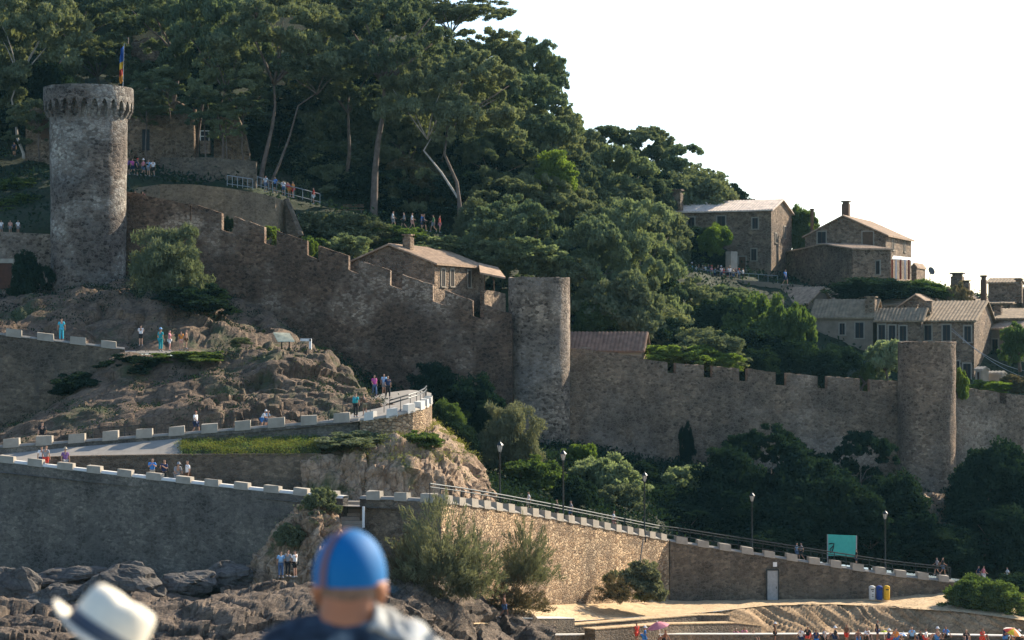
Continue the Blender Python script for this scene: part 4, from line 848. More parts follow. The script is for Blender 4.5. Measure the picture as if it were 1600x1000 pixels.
def crown(kind, seed):
    rs = np.random.RandomState(seed); out = []
    if kind == 'pine':     Rr, H, nl, lr, fl, nc, cr, nlf, L, Wd, zlo = 6.0, 6.0, 34, (1.1, 1.9), .62, 12, (.35, .6), 80, .38, .18, -.05
    elif kind == 'pine2':  Rr, H, nl, lr, fl, nc, cr, nlf, L, Wd, zlo = 4.2, 4.8, 32, (.9, 1.5), .65, 11, (.3, .5), 80, .36, .17, -.15
    elif kind == 'round':  Rr, H, nl, lr, fl, nc, cr, nlf, L, Wd, zlo = 2.1, 2.0, 14, (1.0, 1.4), .9, 15, (.35, .6), 120, .20, .15, -.8
    elif kind == 'olive':  Rr, H, nl, lr, fl, nc, cr, nlf, L, Wd, zlo = 2.2, 2.2, 18, (.8, 1.3), 1., 14, (.3, .55), 120, .26, .07, -.8
    elif kind == 'loose':  Rr, H, nl, lr, fl, nc, cr, nlf, L, Wd, zlo = 2.0, 1.8, 18, (.5, 1.0), .8, 10, (.22, .45), 90, .24, .13, -.8
    elif kind == 'feather':
        Rr, H = 2.6, 2.8
        for _ in range(210):
            d = rand_dirs(rs, 1, -.1)[0]; 
            if len(d.shape) > 1: d = d[0]
            r0 = rs.uniform(.1, .75); p0 = np.array([d[0]*Rr*r0, d[1]*Rr*r0, d[2]*H*r0]); g = np.array([d[0]*1.1, d[1]*.8, .3+d[2]*.6]); g /= np.linalg.norm(g); ln = rs.uniform(.5, 1.1)
            t = rs.uniform(0, 1, 46)[:, None]; cen = p0+g*ln*t+rs.normal(size=(46, 3))*(.14*(1-t*.7)); cen[:, 2] -= .15*(t[:, 0]**2)
            out.append(leaves(rs, cen, np.tile(g, (46, 1)), .26, .045, 1.3))
        return fitted(out)
    ld = rand_dirs(rs, nl, -.45 if kind.startswith('pine') else -.7)
    for i in range(len(ld)):
        f = rs.uniform(.5, 1.0) if kind.startswith('pine') else rs.uniform(.45, .85); c = np.array([ld[i][0]*Rr*f, ld[i][1]*Rr*f, ld[i][2]*H*f]); lrad = rs.uniform(*lr)
        if kind.startswith('pine'):
            rr_ = math.sqrt(rs.uniform(0, 1)); a_ = rs.uniform(0, 6.283); zz_ = math.sqrt(max(0, 1-rr_**2)); v_ = rs.uniform(0, 1)
            c = np.array([math.cos(a_)*rr_*Rr, math.sin(a_)*rr_*Rr, H*(zz_*(1.0 if v_ < .6 else v_*.8)-.25*(rr_ < .5 and v_ > .75)-(.45 if kind == 'pine2' and v_ > .7 else 0))])
        elif i == 0: c = np.array([0, 0, H*.35])
        cd = rand_dirs(rs, nc, zlo)
        for d in cd:
            r_ = rs.uniform(.7, 1.05); cc = c+np.array([d[0], d[1], d[2]*fl])*lrad*r_; q = rs.uniform(*cr)
            k = int(nlf*rs.uniform(.7, 1.2)); e = rs.normal(size=(k, 3)); e /= np.linalg.norm(e, axis=1)[:, None]
            rad = rs.uniform(.45, 1.05, k)[:, None]; cen = cc+e*rad*q*np.array([1, 1, .62]); g = e*.8+np.array([0, 0, .25])
            out.append(leaves(rs, cen, g, L, Wd, .5))
    return fitted(out)
CR = {}
for kd, nv in (('pine', 4), ('pine2', 4), ('round', 3), ('olive', 2), ('loose', 3), ('feather', 2)):
    for s in range(nv): CR[kd, s] = crown(kd, 11+s*7+len(kd)*3)
MESHM = {}
def crown_obj(kd, s, mat, name='crown'):
    key = (kd, s, mat)
    if key not in MESHM:
        me = CR[kd, s][0].copy(); me.name = 'foliage'; me.materials.append(M[mat]); MESHM[key] = me
    o = bpy.data.objects.new(name, MESHM[key]); sc.collection.objects.link(o); return o
nv = {'pine': 4, 'pine2': 4, 'round': 3, 'olive': 2, 'loose': 3, 'feather': 2}
TI = [0]
def tree(px, py, wpx, hpx, Y, kind, mat, label, base=None, trunk=None, bark='bark', tr=.28, cat='tree', name=None, group=None, limbs=5, rz=None):
    """px,py,wpx,hpx = extent of the crown; base = (px,py) of the foot; trunk = list of pixel points from foot to crown"""
    k = Y/F; TI[0] += 1; s = TI[0] % nv[kind]; me, Rr, H = CR[kind, s]; r = random.Random(TI[0]*13)
    c = P(px, py, Y); bx, by = base if base else (px+r.uniform(-6, 6), py+hpx*.5+14); b = P(bx, by, Y)
    t = thing(name or ('pine_tree' if kind.startswith('pine') else 'tree'), label, cat, b, group)
    pts = [P(x, y, Y) for x, y in trunk] if trunk else [b-Vector((0, 0, .5)), b.lerp(c, .35)+Vector((r.uniform(-.4, .4), 0, 0)), b.lerp(c, .75), c]
    if trunk: pts = [pts[0]-Vector((0, 0, .6))]+pts
    n = len(pts); m = MB(); m.tube(pts, [tr*(1-.7*i/(n-1)) for i in range(n)], 8)
    e = pts[-2] if not trunk else pts[-1]
    for i in range(limbs):
        a = 2*math.pi*(i+r.random()*.6)/limbs; q = c+Vector((math.cos(a)*wpx*k*.36, math.sin(a)*wpx*k*.3, hpx*k*r.uniform(-.1, .3)))
        md = e.lerp(q, .5)+Vector((r.uniform(-.4, .4), r.uniform(-.3, .3), r.uniform(-.2, .5))); m.tube([e-Vector((0, 0, .2)), e.lerp(md, .5)+Vector((0, 0, r.uniform(-.2, .2))), md, q], [tr*.42, tr*.33, tr*.25, tr*.1], 6)
    m.build('trunk', M[bark], t, True)
    o = crown_obj(kind, s, mat); o.parent = t; o.location = c-b
    sx_ = wpx*k/2/Rr; o.scale = (sx_, (sx_*.9+.1) if sx_ < 1.3 else sx_*.85, hpx*k/2/H); o.rotation_euler = (r.uniform(-.1, .1), r.uniform(-.1, .1), r.uniform(0, 6.28) if rz is None else rz)
    return t
def shrub(px, py, wpx, hpx, Y, kind, mat, label, group=None, name='shrub', cat='shrub'):
    k = Y/F; TI[0] += 1; s = TI[0] % nv[kind]; me, Rr, H = CR[kind, s]; r = random.Random(TI[0]*17)
    o = crown_obj(kind, s, mat, name); o.location = P(px, py, Y)
    sx_ = wpx*k/2/Rr; o.scale = (sx_, sx_, hpx*k/2/H); o.rotation_euler = (0, 0, r.uniform(0, 6.28)); return setp(o, label, cat, group)

# --- big pines of the terrace (crown px, py, w, h, Y, ...)
tree(45, 38, 190, 119, 238, 'pine', 'pine', 'pine with a wavering pale trunk at the far left edge', (35, 242), [(37, 240), (27, 215), (24, 185), (18, 155), (30, 120)], 'bark_pale', .22)
tree(120, 16, 200, 77, 252, 'pine', 'pine', 'dark pine crown high above the leftmost tower', (110, 240), [(110, 240), (105, 160), (75, 120), (115, 70)], tr=.3)
tree(-25, 113, 150, 91, 236, 'pine', 'pine', 'pine crown cut by the left edge of the picture below the top left crowns', (-30, 250))
tree(150, 82, 130, 49, 262, 'pine', 'pine', 'thin pine crown directly behind the flag', (158, 230))
tree(258, 26, 150, 77, 246, 'pine', 'pine_far', 'lighter pine crown above the trunk that leans left of the ruined church wall', (262, 272), [(262, 272), (264, 210), (270, 165), (279, 118), (272, 80)], tr=.42)
tree(330, 49, 150, 112, 240, 'pine', 'pine_far', 'yellowish pine hanging between the ruined walls', (306, 268), [(306, 268), (309, 215), (316, 165), (330, 110)], tr=.3)
tree(352, 108, 110, 77, 236, 'pine', 'pine_far', 'small leaning pine in front of the broken ruin wall', (348, 274), [(348, 274), (349, 220), (340, 180), (352, 140)], tr=.22)
tree(455, 50, 200, 116, 236, 'pine', 'pine', 'broad umbrella pine with a long curving trunk right of the ruins', (404, 300), [(404, 300), (412, 255), (425, 200), (430, 165), (428, 130)], tr=.36, limbs=7)
tree(488, 111, 120, 42, 235, 'pine', 'pine', 'low spreading pine bough crown on a thin bent stem', (421, 290), [(421, 290), (437, 255), (452, 215), (466, 165), (495, 145)], tr=.2, limbs=4)
tree(610, 60, 210, 104, 238, 'pine', 'pine', 'dense umbrella pine with twin upright trunks behind the bench', (583, 330), [(584, 332), (586, 270), (590, 225), (600, 170), (600, 130)], tr=.55, limbs=8)
tree(545, 136, 130, 77, 246, 'pine', 'pine', 'shaded pine between the umbrella pine and the twin-trunked pine', (540, 290))
tree(668, 148, 150, 104, 236, 'pine', 'pine', 'shaggy pine to the left above the twisted pale branches', (660, 330), [(720, 360), (716, 310), (690, 270), (662, 235), (680, 205), (668, 215)], 'bark_pale', .2, limbs=4)
tree(742, 153, 150, 133, 236, 'pine2', 'pine', 'tall shaggy pine with a bent bare trunk near the strolling visitors', (718, 362), [(718, 362), (718, 320), (714, 285), (694, 240), (700, 205)], tr=.34, limbs=6)
tree(600, 12, 240, 55, 275, 'pine', 'pine', 'dark pine crown against the top edge in the middle of the wood', (600, 140))
tree(500, -2, 220, 55, 280, 'pine', 'pine', 'dark pine crown behind the broad umbrella pine', (500, 140))
tree(700, 12, 165, 52, 272, 'pine', 'pine', 'airy pine reaching right into the white sky at the top edge', (690, 170), [(690, 170), (700, 100), (705, 50)], tr=.3, limbs=6)
tree(400, -12, 220, 62, 285, 'pine', 'pine', 'dark pine crown at the top edge above the leaning pines', (400, 140))
tree(200, -2, 220, 62, 285, 'pine', 'pine', 'dark pine crown at the top edge above the flag', (200, 140))
tree(30, -7, 240, 62, 285, 'pine', 'pine', 'dark pine crown filling the top left corner', (30, 140))
tree(-120, 20, 240, 104, 260, 'pine', 'pine', 'pine crown just outside the top left corner', (-120, 240))
tree(228, 165, 80, 46, 236, 'pine2', 'pine', 'small dark pine over the left part of the ruined church wall', (232, 268), tr=.1)
tree(352, 190, 60, 50, 235.5, 'pine2', 'pine_far', 'low bushy pine in front of the broken ruin wall', (356, 270), tr=.1)
tree(60, 190, 80, 60, 235, 'pine2', 'pine', 'dark bushy pine covering the brown building left of the leftmost tower', (62, 246), tr=.12)
tree(250, 125, 90, 39, 237, 'pine', 'pine_far', 'low pine bough in front of the top of the ruined church wall', (262, 272), [(266, 180), (262, 150)], tr=.1)
tree(318, 168, 70, 51, 236, 'pine2', 'pine_far', 'small bushy pine between the two ruined walls', (322, 270), tr=.12)
tree(378, 154, 80, 51, 236.5, 'pine2', 'pine_far', 'small bushy pine over the right end of the broken ruin wall', (384, 272), tr=.12)
# --- wooded ridge stepping down to the right
ridge = [
 (755, 95, 140, 90, 275, 'pine2', 'pine', 'rounded pine crown on the skyline right under the airy top pine'),
 (815, 118, 130, 110, 280, 'pine2', 'pine_far', 'spiky pine crown on the skyline where the ridge turns steep'),
 (800, 180, 170, 130, 262, 'pine2', 'pine_far', 'sunny green pine crown in the middle of the wooded slope'),
 (846, 168, 100, 120, 282, 'pine2', 'pine_far', 'pine crown with ragged edge against the sky left of the notch'),
 (850, 232, 130, 120, 264, 'pine2', 'pine', 'pine crown below the ragged skyline notch'),
 (896, 248, 100, 100, 284, 'pine2', 'pine', 'dark small pine crown just right of the skyline notch'),
 (950, 245, 120, 90, 290, 'pine2', 'pine', 'pine crown forming the first low step of the skyline'),
 (1010, 248, 110, 90, 292, 'pine2', 'pine', 'pine crown forming the highest bump of the lower skyline'),
 (1055, 272, 110, 90, 292, 'pine2', 'pine_far', 'pine crown on the skyline left of the hilltop house'),
 (1095, 300, 80, 70, 290, 'pine2', 'pine', 'last skyline pine above the chimney of the hilltop house'),
 (1135, 312, 60, 40, 298, 'loose', 'leaf_dark', 'small dark treetop peeping over the pale ribbed roof'),
 (960, 305, 150, 140, 268, 'pine2', 'pine_far', 'large soft green pine in the centre of the wood'),
 (1012, 338, 96, 110, 278, 'pine2', 'pine', 'pine left of the hilltop house wall'),
 (905, 320, 110, 120, 262, 'pine2', 'pine', 'dark pine between the centre pine and the slope path'),
 (775, 262, 130, 110, 250, 'pine2', 'pine', 'dark pine above the tumbled wall on the slope'),
 (700, 130, 130, 120, 262, 'pine2', 'pine', 'dark pine crown behind the shaggy pines'),
 (640, 235, 110, 110, 254, 'pine2', 'pine', 'shaded pine behind the twin trunks'),
 (520, 230, 130, 110, 256, 'pine2', 'pine', 'shaded pine behind the bench and the barrier'),
 (450, 215, 120, 110, 262, 'pine2', 'pine', 'shaded pine left of the twin trunks deep in the wood'),
 (865, 270, 60, 60, 249, 'round', 'leaf_bright', 'bright yellow-green young tree glowing on the dark slope'),
 (835, 320, 110, 90, 247, 'pine2', 'pine', 'low pine under the bright yellow-green young tree'),
 (800, 378, 140, 120, 225, 'pine2', 'pine_far', 'soft feathery pine directly behind the house with three windows'),
 (745, 352, 70, 70, 232, 'round', 'leaf_olive', 'sunlit olive bush beside the bent bare trunk'),
 (930, 420, 120, 150, 228, 'pine2', 'pine_far', 'broad pine just right of the top of the middle tower'),
 (1000, 405, 140, 170, 234, 'pine2', 'pine_far', 'largest pine of the group right of the middle tower'),
 (965, 365, 130, 90, 246, 'pine2', 'pine', 'pine topping the group right of the middle tower'),
 (1030, 440, 74, 110, 238, 'pine2', 'pine_far', 'slim pine at the right side of the group beside the crowd'),
 (975, 480, 130, 90, 224, 'loose', 'leaf_olive', 'grey-green tree under the pine group with pale blossoms'),
 (930, 502, 70, 55, 222, 'round', 'leaf', 'small round tree over the reddish tiled roof'),
 (1085, 494, 110, 96, 240, 'pine2', 'pine', 'dark rounded tree below the hilltop crowd'),
 (1135, 492, 100, 84, 244, 'pine2', 'pine_far', 'green rounded tree right below the hilltop terrace'),
 (1040, 540, 110, 70, 226, 'round', 'leaf_dark', 'dark mass of tree behind the bright bushes over the wall'),
 (1110, 515, 110, 80, 232, 'round', 'leaf_dark', 'dark rounded tree behind the bramble mound over the wall'),
 (1185, 520, 110, 100, 230, 'loose', 'leaf', 'leafy tree with light flecks left of the grey town house'),
 (1235, 535, 80, 110, 228, 'loose', 'leaf', 'leafy tree covering the left corner of the grey town house'),
 (1215, 570, 120, 60, 224, 'round', 'leaf_dark', 'dark low tree just behind the merlons of the pale wall'),
 (1115, 380, 48, 50, 268, 'round', 'leaf_bright', 'bright green dome-shaped bush beside the hilltop house'),
 (1084, 384, 50, 50, 270, 'round', 'leaf_dark', 'dark ivy-like tree left of the bright dome-shaped bush'),
 (1108, 402, 80, 26, 270, 'round', 'leaf_dark', 'dark hedge under the bright dome-shaped bush'),
 (1250, 365, 60, 70, 284, 'loose', 'leaf', 'loose tree between the two hilltop houses'),
 (1258, 350, 40, 40, 283, 'loose', 'leaf', 'treetop beside the thin dark flue pole'),
 (1382, 565, 60, 60, 226, 'loose', 'leaf_pale', 'pale fig-like tree left of the top of the rightmost tower'),
 (1352, 590, 30, 40, 224, 'loose', 'leaf', 'small leafy sapling behind the merlons near the rightmost tower'),
 (1592, 535, 44, 50, 222, 'loose', 'leaf', 'leafy tree in front of the rendered house at the right edge'),
 (725, 402, 110, 50, 224, 'loose', 'leaf_olive', 'low grey shrub-like tree along the path behind the three-window house'),
 (880, 380, 80, 110, 250, 'pine2', 'pine', 'dark pine filling the gap left of the pine group'),
 (700, 290, 90, 60, 250, 'round', 'leaf_dark', 'dark undergrowth tree behind the twisted branches'),
 (300, 205, 120, 90, 262, 'pine2', 'pine', 'shaded tree behind the ruined church wall'),
 (160, 210, 160, 90, 262, 'pine2', 'pine', 'shaded tree behind the leftmost tower'),
 (20, 200, 130, 80, 262, 'pine2', 'pine', 'shaded tree behind the pale wavering trunk'),
 (570, 290, 120, 50, 246, 'round', 'leaf_dark', 'dark evergreen behind the bench'),
 (650, 285, 100, 60, 247, 'round', 'leaf_brown', 'dry brownish bush tree behind the strolling visitors'),
 (470, 270, 130, 70, 250, 'round', 'leaf_dark', 'black-green evergreen behind the barrier'),
]
for (x, y, w_, h_, Y, kd, mt, lab) in ridge: tree(x, y, w_, h_, Y, kd, mt, lab, limbs=4, tr=.2)
for x in (700, 735, 770, 805, 840, 875, 910, 945, 980): pass
fill = [(60, 150, 250), (140, 130, 262), (220, 150, 258), (300, 120, 262), (360, 200, 262), (410, 140, 262), (470, 160, 262), (520, 110, 266), (560, 200, 258), (600, 170, 262), (650, 130, 268), (690, 210, 256),
        (740, 230, 258), (790, 230, 266), (250, 200, 254), (430, 250, 254), (500, 260, 252), (330, 60, 270), (90, 90, 270), (0, 120, 262), (-60, 180, 255), (560, 70, 276), (640, 70, 280), (770, 140, 282), (830, 280, 262), (880, 290, 266),
        (920, 290, 274), (990, 300, 280), (1070, 330, 284), (870, 350, 252), (910, 380, 248), (955, 330, 264), (1020, 370, 268), (730, 320, 246), (790, 330, 244), (1015, 392, 262), (1000, 450, 242), (900, 460, 226), 
        (1090, 560, 222), (1160, 560, 222), (1010, 520, 228), (520, 300, 246), (610, 320, 244), (660, 320, 246)]
for i, (x, y, Y) in enumerate(fill):
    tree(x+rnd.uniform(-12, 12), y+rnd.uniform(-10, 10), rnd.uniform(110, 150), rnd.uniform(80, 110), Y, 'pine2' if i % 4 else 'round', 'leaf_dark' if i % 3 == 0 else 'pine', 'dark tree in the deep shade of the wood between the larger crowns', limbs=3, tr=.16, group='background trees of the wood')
# --- shrubs inside the walls
shrubs = [
 (262, 425, 108, 125, 193, 'olive', 'leaf_olive', 'big round grey-green olive bush between the leftmost tower and the wall'),
 (500, 365, 90, 60, 219, 'loose', 'leaf_olive', 'leafy shrub right of the curved bastion'),
 (560, 358, 110, 40, 221, 'loose', 'leaf_olive', 'pale flecked shrub under the bench'),
 (615, 372, 100, 34, 222, 'loose', 'leaf', 'green shrub under the twin trunks'),
 (670, 386, 100, 30, 221, 'loose', 'leaf_pale', 'pale shrub behind the chimney of the three-window house'),
 (490, 395, 90, 40, 215, 'loose', 'leaf', 'dark shrub just behind the merlons right of the bastion'),
 (545, 385, 60, 30, 214, 'loose', 'leaf_pale', 'pale agave-like shrub at the left end of the tiled roof'),
 (425, 368, 22, 26, 206, 'loose', 'leaf_bright', 'small bright weed shrub in a gap of the descending merlons'),
 (487, 388, 22, 24, 206, 'loose', 'leaf_bright', 'small bright shrub in the next gap down of the descending merlons'),
 (355, 352, 20, 22, 206, 'loose', 'leaf_dark', 'dark shrub behind the topmost gap of the descending merlons'),
 (1030, 556, 70, 30, 213, 'loose', 'leaf_bright', 'sunlit bright bush spilling over the pale wall near the low house'),
 (1080, 560, 90, 34, 214, 'loose', 'leaf_bright', 'sunlit bright bramble in the middle over the pale wall'),
 (1110, 550, 90, 48, 216, 'loose', 'leaf_olive', 'rounded bramble mound over the pale wall'),
 (1140, 566, 50, 26, 213, 'loose', 'leaf_bright', 'small bright bramble at the right end over the pale wall'),
 (1500, 600, 26, 40, 211, 'loose', 'leaf_bright', 'small bright climbing plant at the right side of the rightmost tower'),
 (1550, 604, 60, 16, 216, 'loose', 'leaf_bright', 'low bright hedge top under the yellow hut'),
 (1380, 454, 130, 34, 252, 'round', 'leaf_dark', 'dark ivy hedge under the gabled hilltop house'),
 (1440, 456, 90, 30, 254, 'round', 'leaf', 'ivy hedge with a sunlit top right under the hilltop houses'),
 (1495, 480, 40, 60, 252, 'loose', 'leaf_brown', 'dry climbing plant at the end of the ivy hedge'),
 (820, 400, 100, 50, 222, 'loose', 'leaf_pale', 'bright shrub row above the canopy'),
 (760, 385, 90, 30, 224, 'loose', 'leaf_pale', 'sunlit grassy shrub at the foot of the bent trunk'),
 (30, 320, 100, 30, 222, 'round', 'leaf', 'trimmed low green hedge left of the leftmost tower'),
 (20, 292, 110, 24, 227, 'round', 'leaf', 'upper trimmed low green hedge left of the leftmost tower'),
 (50, 435, 60, 70, 199, 'loose', 'leaf_dark', 'dark bush between the rusty gate and the leftmost tower'),
 (300, 470, 110, 40, 190, 'loose', 'leaf_dark', 'dark scrub at the foot of the olive bush'),
 (1180, 575, 60, 50, 218, 'round', 'leaf_dark', 'dark shrub left of the tall merlon gaps'),
 (1590, 600, 60, 24, 218, 'loose', 'leaf_brown', 'dry shrub over the wall at the right edge'),
 # outside, by the middle tower
 (682, 608, 70, 70, 192, 'round', 'leaf_dark', 'dark bush beyond the railing tip of the viewpoint'),
 (745, 640, 90, 90, 190, 'round', 'leaf_dark', 'dark shrub left of the foot of the middle tower'),
 (702, 655, 44, 50, 174, 'round', 'leaf', 'green rounded bush just right of the curved golden wall'),
 (715, 690, 60, 50, 172, 'round', 'leaf_dark', 'dark shrub on top of the cliff edge'),
 (800, 692, 84, 104, 176, 'olive', 'leaf_tam', 'tall dull olive-green shrub in front of the middle tower'),
 (765, 665, 60, 60, 184, 'olive', 'leaf_dark', 'dark shrub left of the tall dull shrub'),
 (835, 745, 80, 50, 172, 'loose', 'leaf', 'leafy shrub between lamp and middle tower foot'),
 (905, 722, 50, 50, 190, 'loose', 'leaf_bright', 'sunlit bright scrub at the right foot of the middle tower'),  # brighter leaf colours here and below stand in for sun on the slope
 (915, 745, 60, 50, 186, 'loose', 'leaf_pale', 'sunlit pale scrub between tower foot and the light green shrub'),
 (945, 755, 90, 70, 184, 'loose', 'leaf_pale', 'light green feathery shrub right of the middle tower'),
 (965, 785, 70, 50, 178, 'loose', 'leaf_olive', 'hanging pale shrub over the promenade'),
 (900, 775, 70, 50, 172, 'loose', 'leaf_dark', 'dark shrub under the light green shrub'),
 (1072, 700, 20, 64, 203.6, 'loose', 'leaf_dark', 'narrow ivy climbing the pale high wall'),
 (1068, 762, 80, 60, 196, 'loose', 'leaf_pale', 'pale leafed shrub with white blossoms in front of the pale wall'),
 (1000, 745, 60, 40, 196, 'round', 'leaf_dark', 'dark scrub at the foot of the pale wall'),
 (1030, 795, 90, 60, 190, 'round', 'leaf_dark', 'dark shrub behind the second lamp from the left of the shaded stretch'),
 # crest and cliff
 (375, 535, 30, 14, 177, 'loose', 'leaf_olive', 'small sunny tuft shrub on the rock crest'),
 (130, 600, 90, 30, 172, 'loose', 'leaf_dark', 'dark scrub in the cleft under the upper path wall'),
 (210, 570, 80, 26, 173, 'loose', 'leaf_dark', 'dark scrub under the five people on the crest'),
 (300, 560, 110, 20, 174, 'loose', 'leaf', 'green scrub fringe on the rock crest'),
 (560, 690, 120, 26, 151.5, 'loose', 'leaf_olive', 'grassy scrub along the top of the cliff'),
 (660, 690, 60, 26, 152, 'loose', 'leaf', 'green tuft under the curved golden wall'),
 (500, 790, 50, 50, 136.2, 'loose', 'leaf_olive', 'grey-green shrub on the rock knoll beside the steps'),
 (455, 835, 50, 30, 134.5, 'loose', 'leaf_olive', 'small green shrub low on the rock knoll'),
 (688, 848, 124, 124, 131.5, 'feather', 'leaf_tam', 'big feathery tamarisk right of the blue cap'),
 (735, 882, 90, 100, 132.5, 'feather', 'leaf_tam', 'feathery tamarisk right of the biggest one'),
 (640, 890, 80, 90, 131, 'feather', 'leaf_brown', 'dry feathery bush between blue cap and tamarisk'),
 (822, 868, 84, 88, 142, 'feather', 'leaf_tam', 'loose feathery tamarisk against the golden wall'),
 (810, 930, 90, 50, 141, 'feather', 'leaf_brown', 'dry scrub at the foot of the golden wall'),
 (990, 908, 84, 54, 160, 'loose', 'leaf_tam', 'dark green bush at the right end of the golden wall'),
 (960, 920, 60, 36, 157, 'feather', 'leaf_brown', 'thin dry branches left of the green bush by the golden wall'),
 (1012, 914, 40, 44, 160.5, 'feather', 'leaf', 'light feathery side of the green bush at the end of the golden wall'),
 # round hedge
 (1515, 930, 70, 50, 175, 'round', 'leaf', 'clipped green hedge mound, left one of the two by the beach path'),
 (1562, 938, 74, 52, 174, 'round', 'leaf', 'clipped green hedge mound, right one of the two by the beach path'),
 (1595, 915, 70, 30, 180, 'round', 'leaf_dark', 'dark hedge behind the clipped green mounds'),
]
for a in shrubs: shrub(*a)
tree(1298, 578, 84, 62, 223.5, 'round', 'leaf_dark', 'dark tree below the left windows of the grey town house', limbs=3, tr=.15)
# --- dark trees on the slope under the right castle wall
dark = [
 (1145, 765, 120, 110, 190, 'dark rounded tree under the pale wall, leftmost of the dark row'),
 (1205, 730, 150, 110, 196, 'dark rounded tree whose top reaches highest against the pale wall'),
 (1262, 770, 130, 110, 191, 'dark tree between the two rounded tops'),
 (1345, 735, 110, 110, 198, 'dark domed tree just left of the rightmost tower'),
 (1310, 790, 130, 100, 190, 'dark tree behind the turquoise board'),
 (1395, 790, 110, 90, 194, 'dark tree left of the rock tongue'),
 (1230, 815, 130, 80, 187, 'dark low tree above the promenade rail'),
 (1120, 810, 110, 70, 186, 'dark low tree behind the third lamp'),
 (1545, 750, 110, 100, 200, 'dark tree right of the foot of the rightmost tower'),
 (1605, 770, 110, 100, 200, 'dark tree cut by the right edge'),
 (1510, 790, 70, 80, 199.5, 'dark tree right beside the rock tongue'),
 (1545, 835, 150, 80, 194, 'dark low tree behind the walkers at the hedge'),
 (1425, 838, 90, 70, 190, 'dark low tree right of the last lamp'),
 (1360, 845, 110, 50, 189, 'dark shrubby tree right of the turquoise board'),
 (1600, 850, 110, 90, 192, 'dark low tree in the lower right corner of the wood'),
 (1480, 855, 110, 60, 190, 'dark low tree behind the end of the rail'),
 (1290, 845, 110, 50, 188, 'dark low shrubby tree left of the turquoise board'),
 (1180, 850, 110, 40, 184, 'dark shrubby tree under the low promenade trees'),
 (1070, 815, 90, 50, 184, 'dark shrubby tree between second and third lamp'),
]
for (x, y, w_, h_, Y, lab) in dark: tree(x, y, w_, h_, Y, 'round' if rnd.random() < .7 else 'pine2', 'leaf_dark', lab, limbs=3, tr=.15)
# --- ground cover
def cover(name, label, cat, mbsrc, n, mat, size, seed, flt=None, blade=False, up=.5, clump=14):
    rs = np.random.RandomState(seed); V = np.array([tuple(v) for v in mbsrc.v]); Fc = np.array(mbsrc.f)
    A = V[Fc]; ar = np.linalg.norm(np.cross(A[:, 1]-A[:, 0], A[:, 3]-A[:, 0]), axis=1); cs = np.cumsum(ar)/ar.sum()
    idx = np.searchsorted(cs, rs.uniform(size=n)); u, v = rs.uniform(size=(2, n, 1)); a = A[idx]
    p = (a[:, 0]*(1-u)+a[:, 1]*u)*(1-v)+(a[:, 3]*(1-u)+a[:, 2]*u)*v
    if flt is not None: p = p[np.array([flt(q) for q in p])]
    out = []
    for q in p:
        k = clump; cen = q+rs.normal(size=(k, 3))*size*np.array([1.1, 1.1, .35])+np.array([0, 0, size*.35])
        out.append(leaves(rs, cen, np.tile([0, 0, 1.], (k, 1)), size*(.7 if blade else .5), size*(.14 if blade else .28), up))
    me = tri_mesh(name, np.concatenate(out), True); me.materials.append(M[mat]); o = bpy.data.objects.new(name, me); sc.collection.objects.link(o)
    return setp(o, label, cat, kind='stuff')
def ppx(q): return 800+F*q[0]/q[1], HOR-F*(q[2]-CZ)/q[1]
def regf(x0, x1, y0, y1, thr=None, s=.3):
    def f(q):
        x, y = ppx(q)
        return x0 < x < x1 and y0 < y < y1 and (thr is None or noise.noise(Vector(tuple(q))*s) > thr)
    return f
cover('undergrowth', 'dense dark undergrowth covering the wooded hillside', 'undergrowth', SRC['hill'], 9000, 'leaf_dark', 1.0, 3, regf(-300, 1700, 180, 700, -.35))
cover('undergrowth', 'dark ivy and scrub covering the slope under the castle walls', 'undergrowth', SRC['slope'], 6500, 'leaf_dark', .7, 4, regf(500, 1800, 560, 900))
cover('grass', 'sunlit grass on the slope at the right foot of the middle tower', 'grass', SRC['slope'], 900, 'grass', .4, 5, regf(880, 960, 690, 780), True)
cover('grass', 'sunny grass strip on the bank between ramp and inner wall', 'grass', SRC['bank'], 1500, 'grass', .26, 6, lambda q: noise.noise(Vector(tuple(q))*.9) > -.05 and ppx(q)[1] > 688, True)  # grass kept off the upper band, imitating its shade
cover('scrub', 'dark leaf cover added as shade between the sunny tufts of the grass bank', 'scrub', SRC['bank'], 700, 'leaf', .22, 16, None)  # darker leaves stand in for shade between the lit tufts
cover('grass', 'grass tufts along the top of the cliff under the curved wall', 'grass', SRC['cliff'], 1500, 'grass', .28, 7, regf(480, 770, 655, 725, -.1, .8), True)
cover('scrub', 'scattered scrub on the cliff face', 'scrub', SRC['cliff'], 260, 'leaf_olive', .32, 8, regf(480, 770, 700, 790, .05, .6))
cover('scrub', 'dark scrub in the clefts of the rock outcrop', 'scrub', SRC['outcrop'], 900, 'leaf_dark', .4, 9, regf(-100, 600, 540, 690, .05, .28))
cover('grass', 'sunny dry grass along the crest of the rock outcrop', 'grass', SRC['outcrop'], 700, 'grass', .22, 10, lambda q: (lambda x, y: 190 < x < 600 and y < 575+max(0, x-480)*.5)(*ppx(q)), True)
cover('scrub', 'dark scrub on the rocks under the leftmost tower', 'scrub', SRC['upslope'], 1100, 'leaf_dark', .45, 11, regf(-100, 600, 430, 620, -.05, .25))
cover('scrub', 'small plants on the rock knoll beside the steps', 'scrub', SRC['knoll'], 160, 'leaf_olive', .22, 12, regf(380, 560, 770, 880, 0, .9))

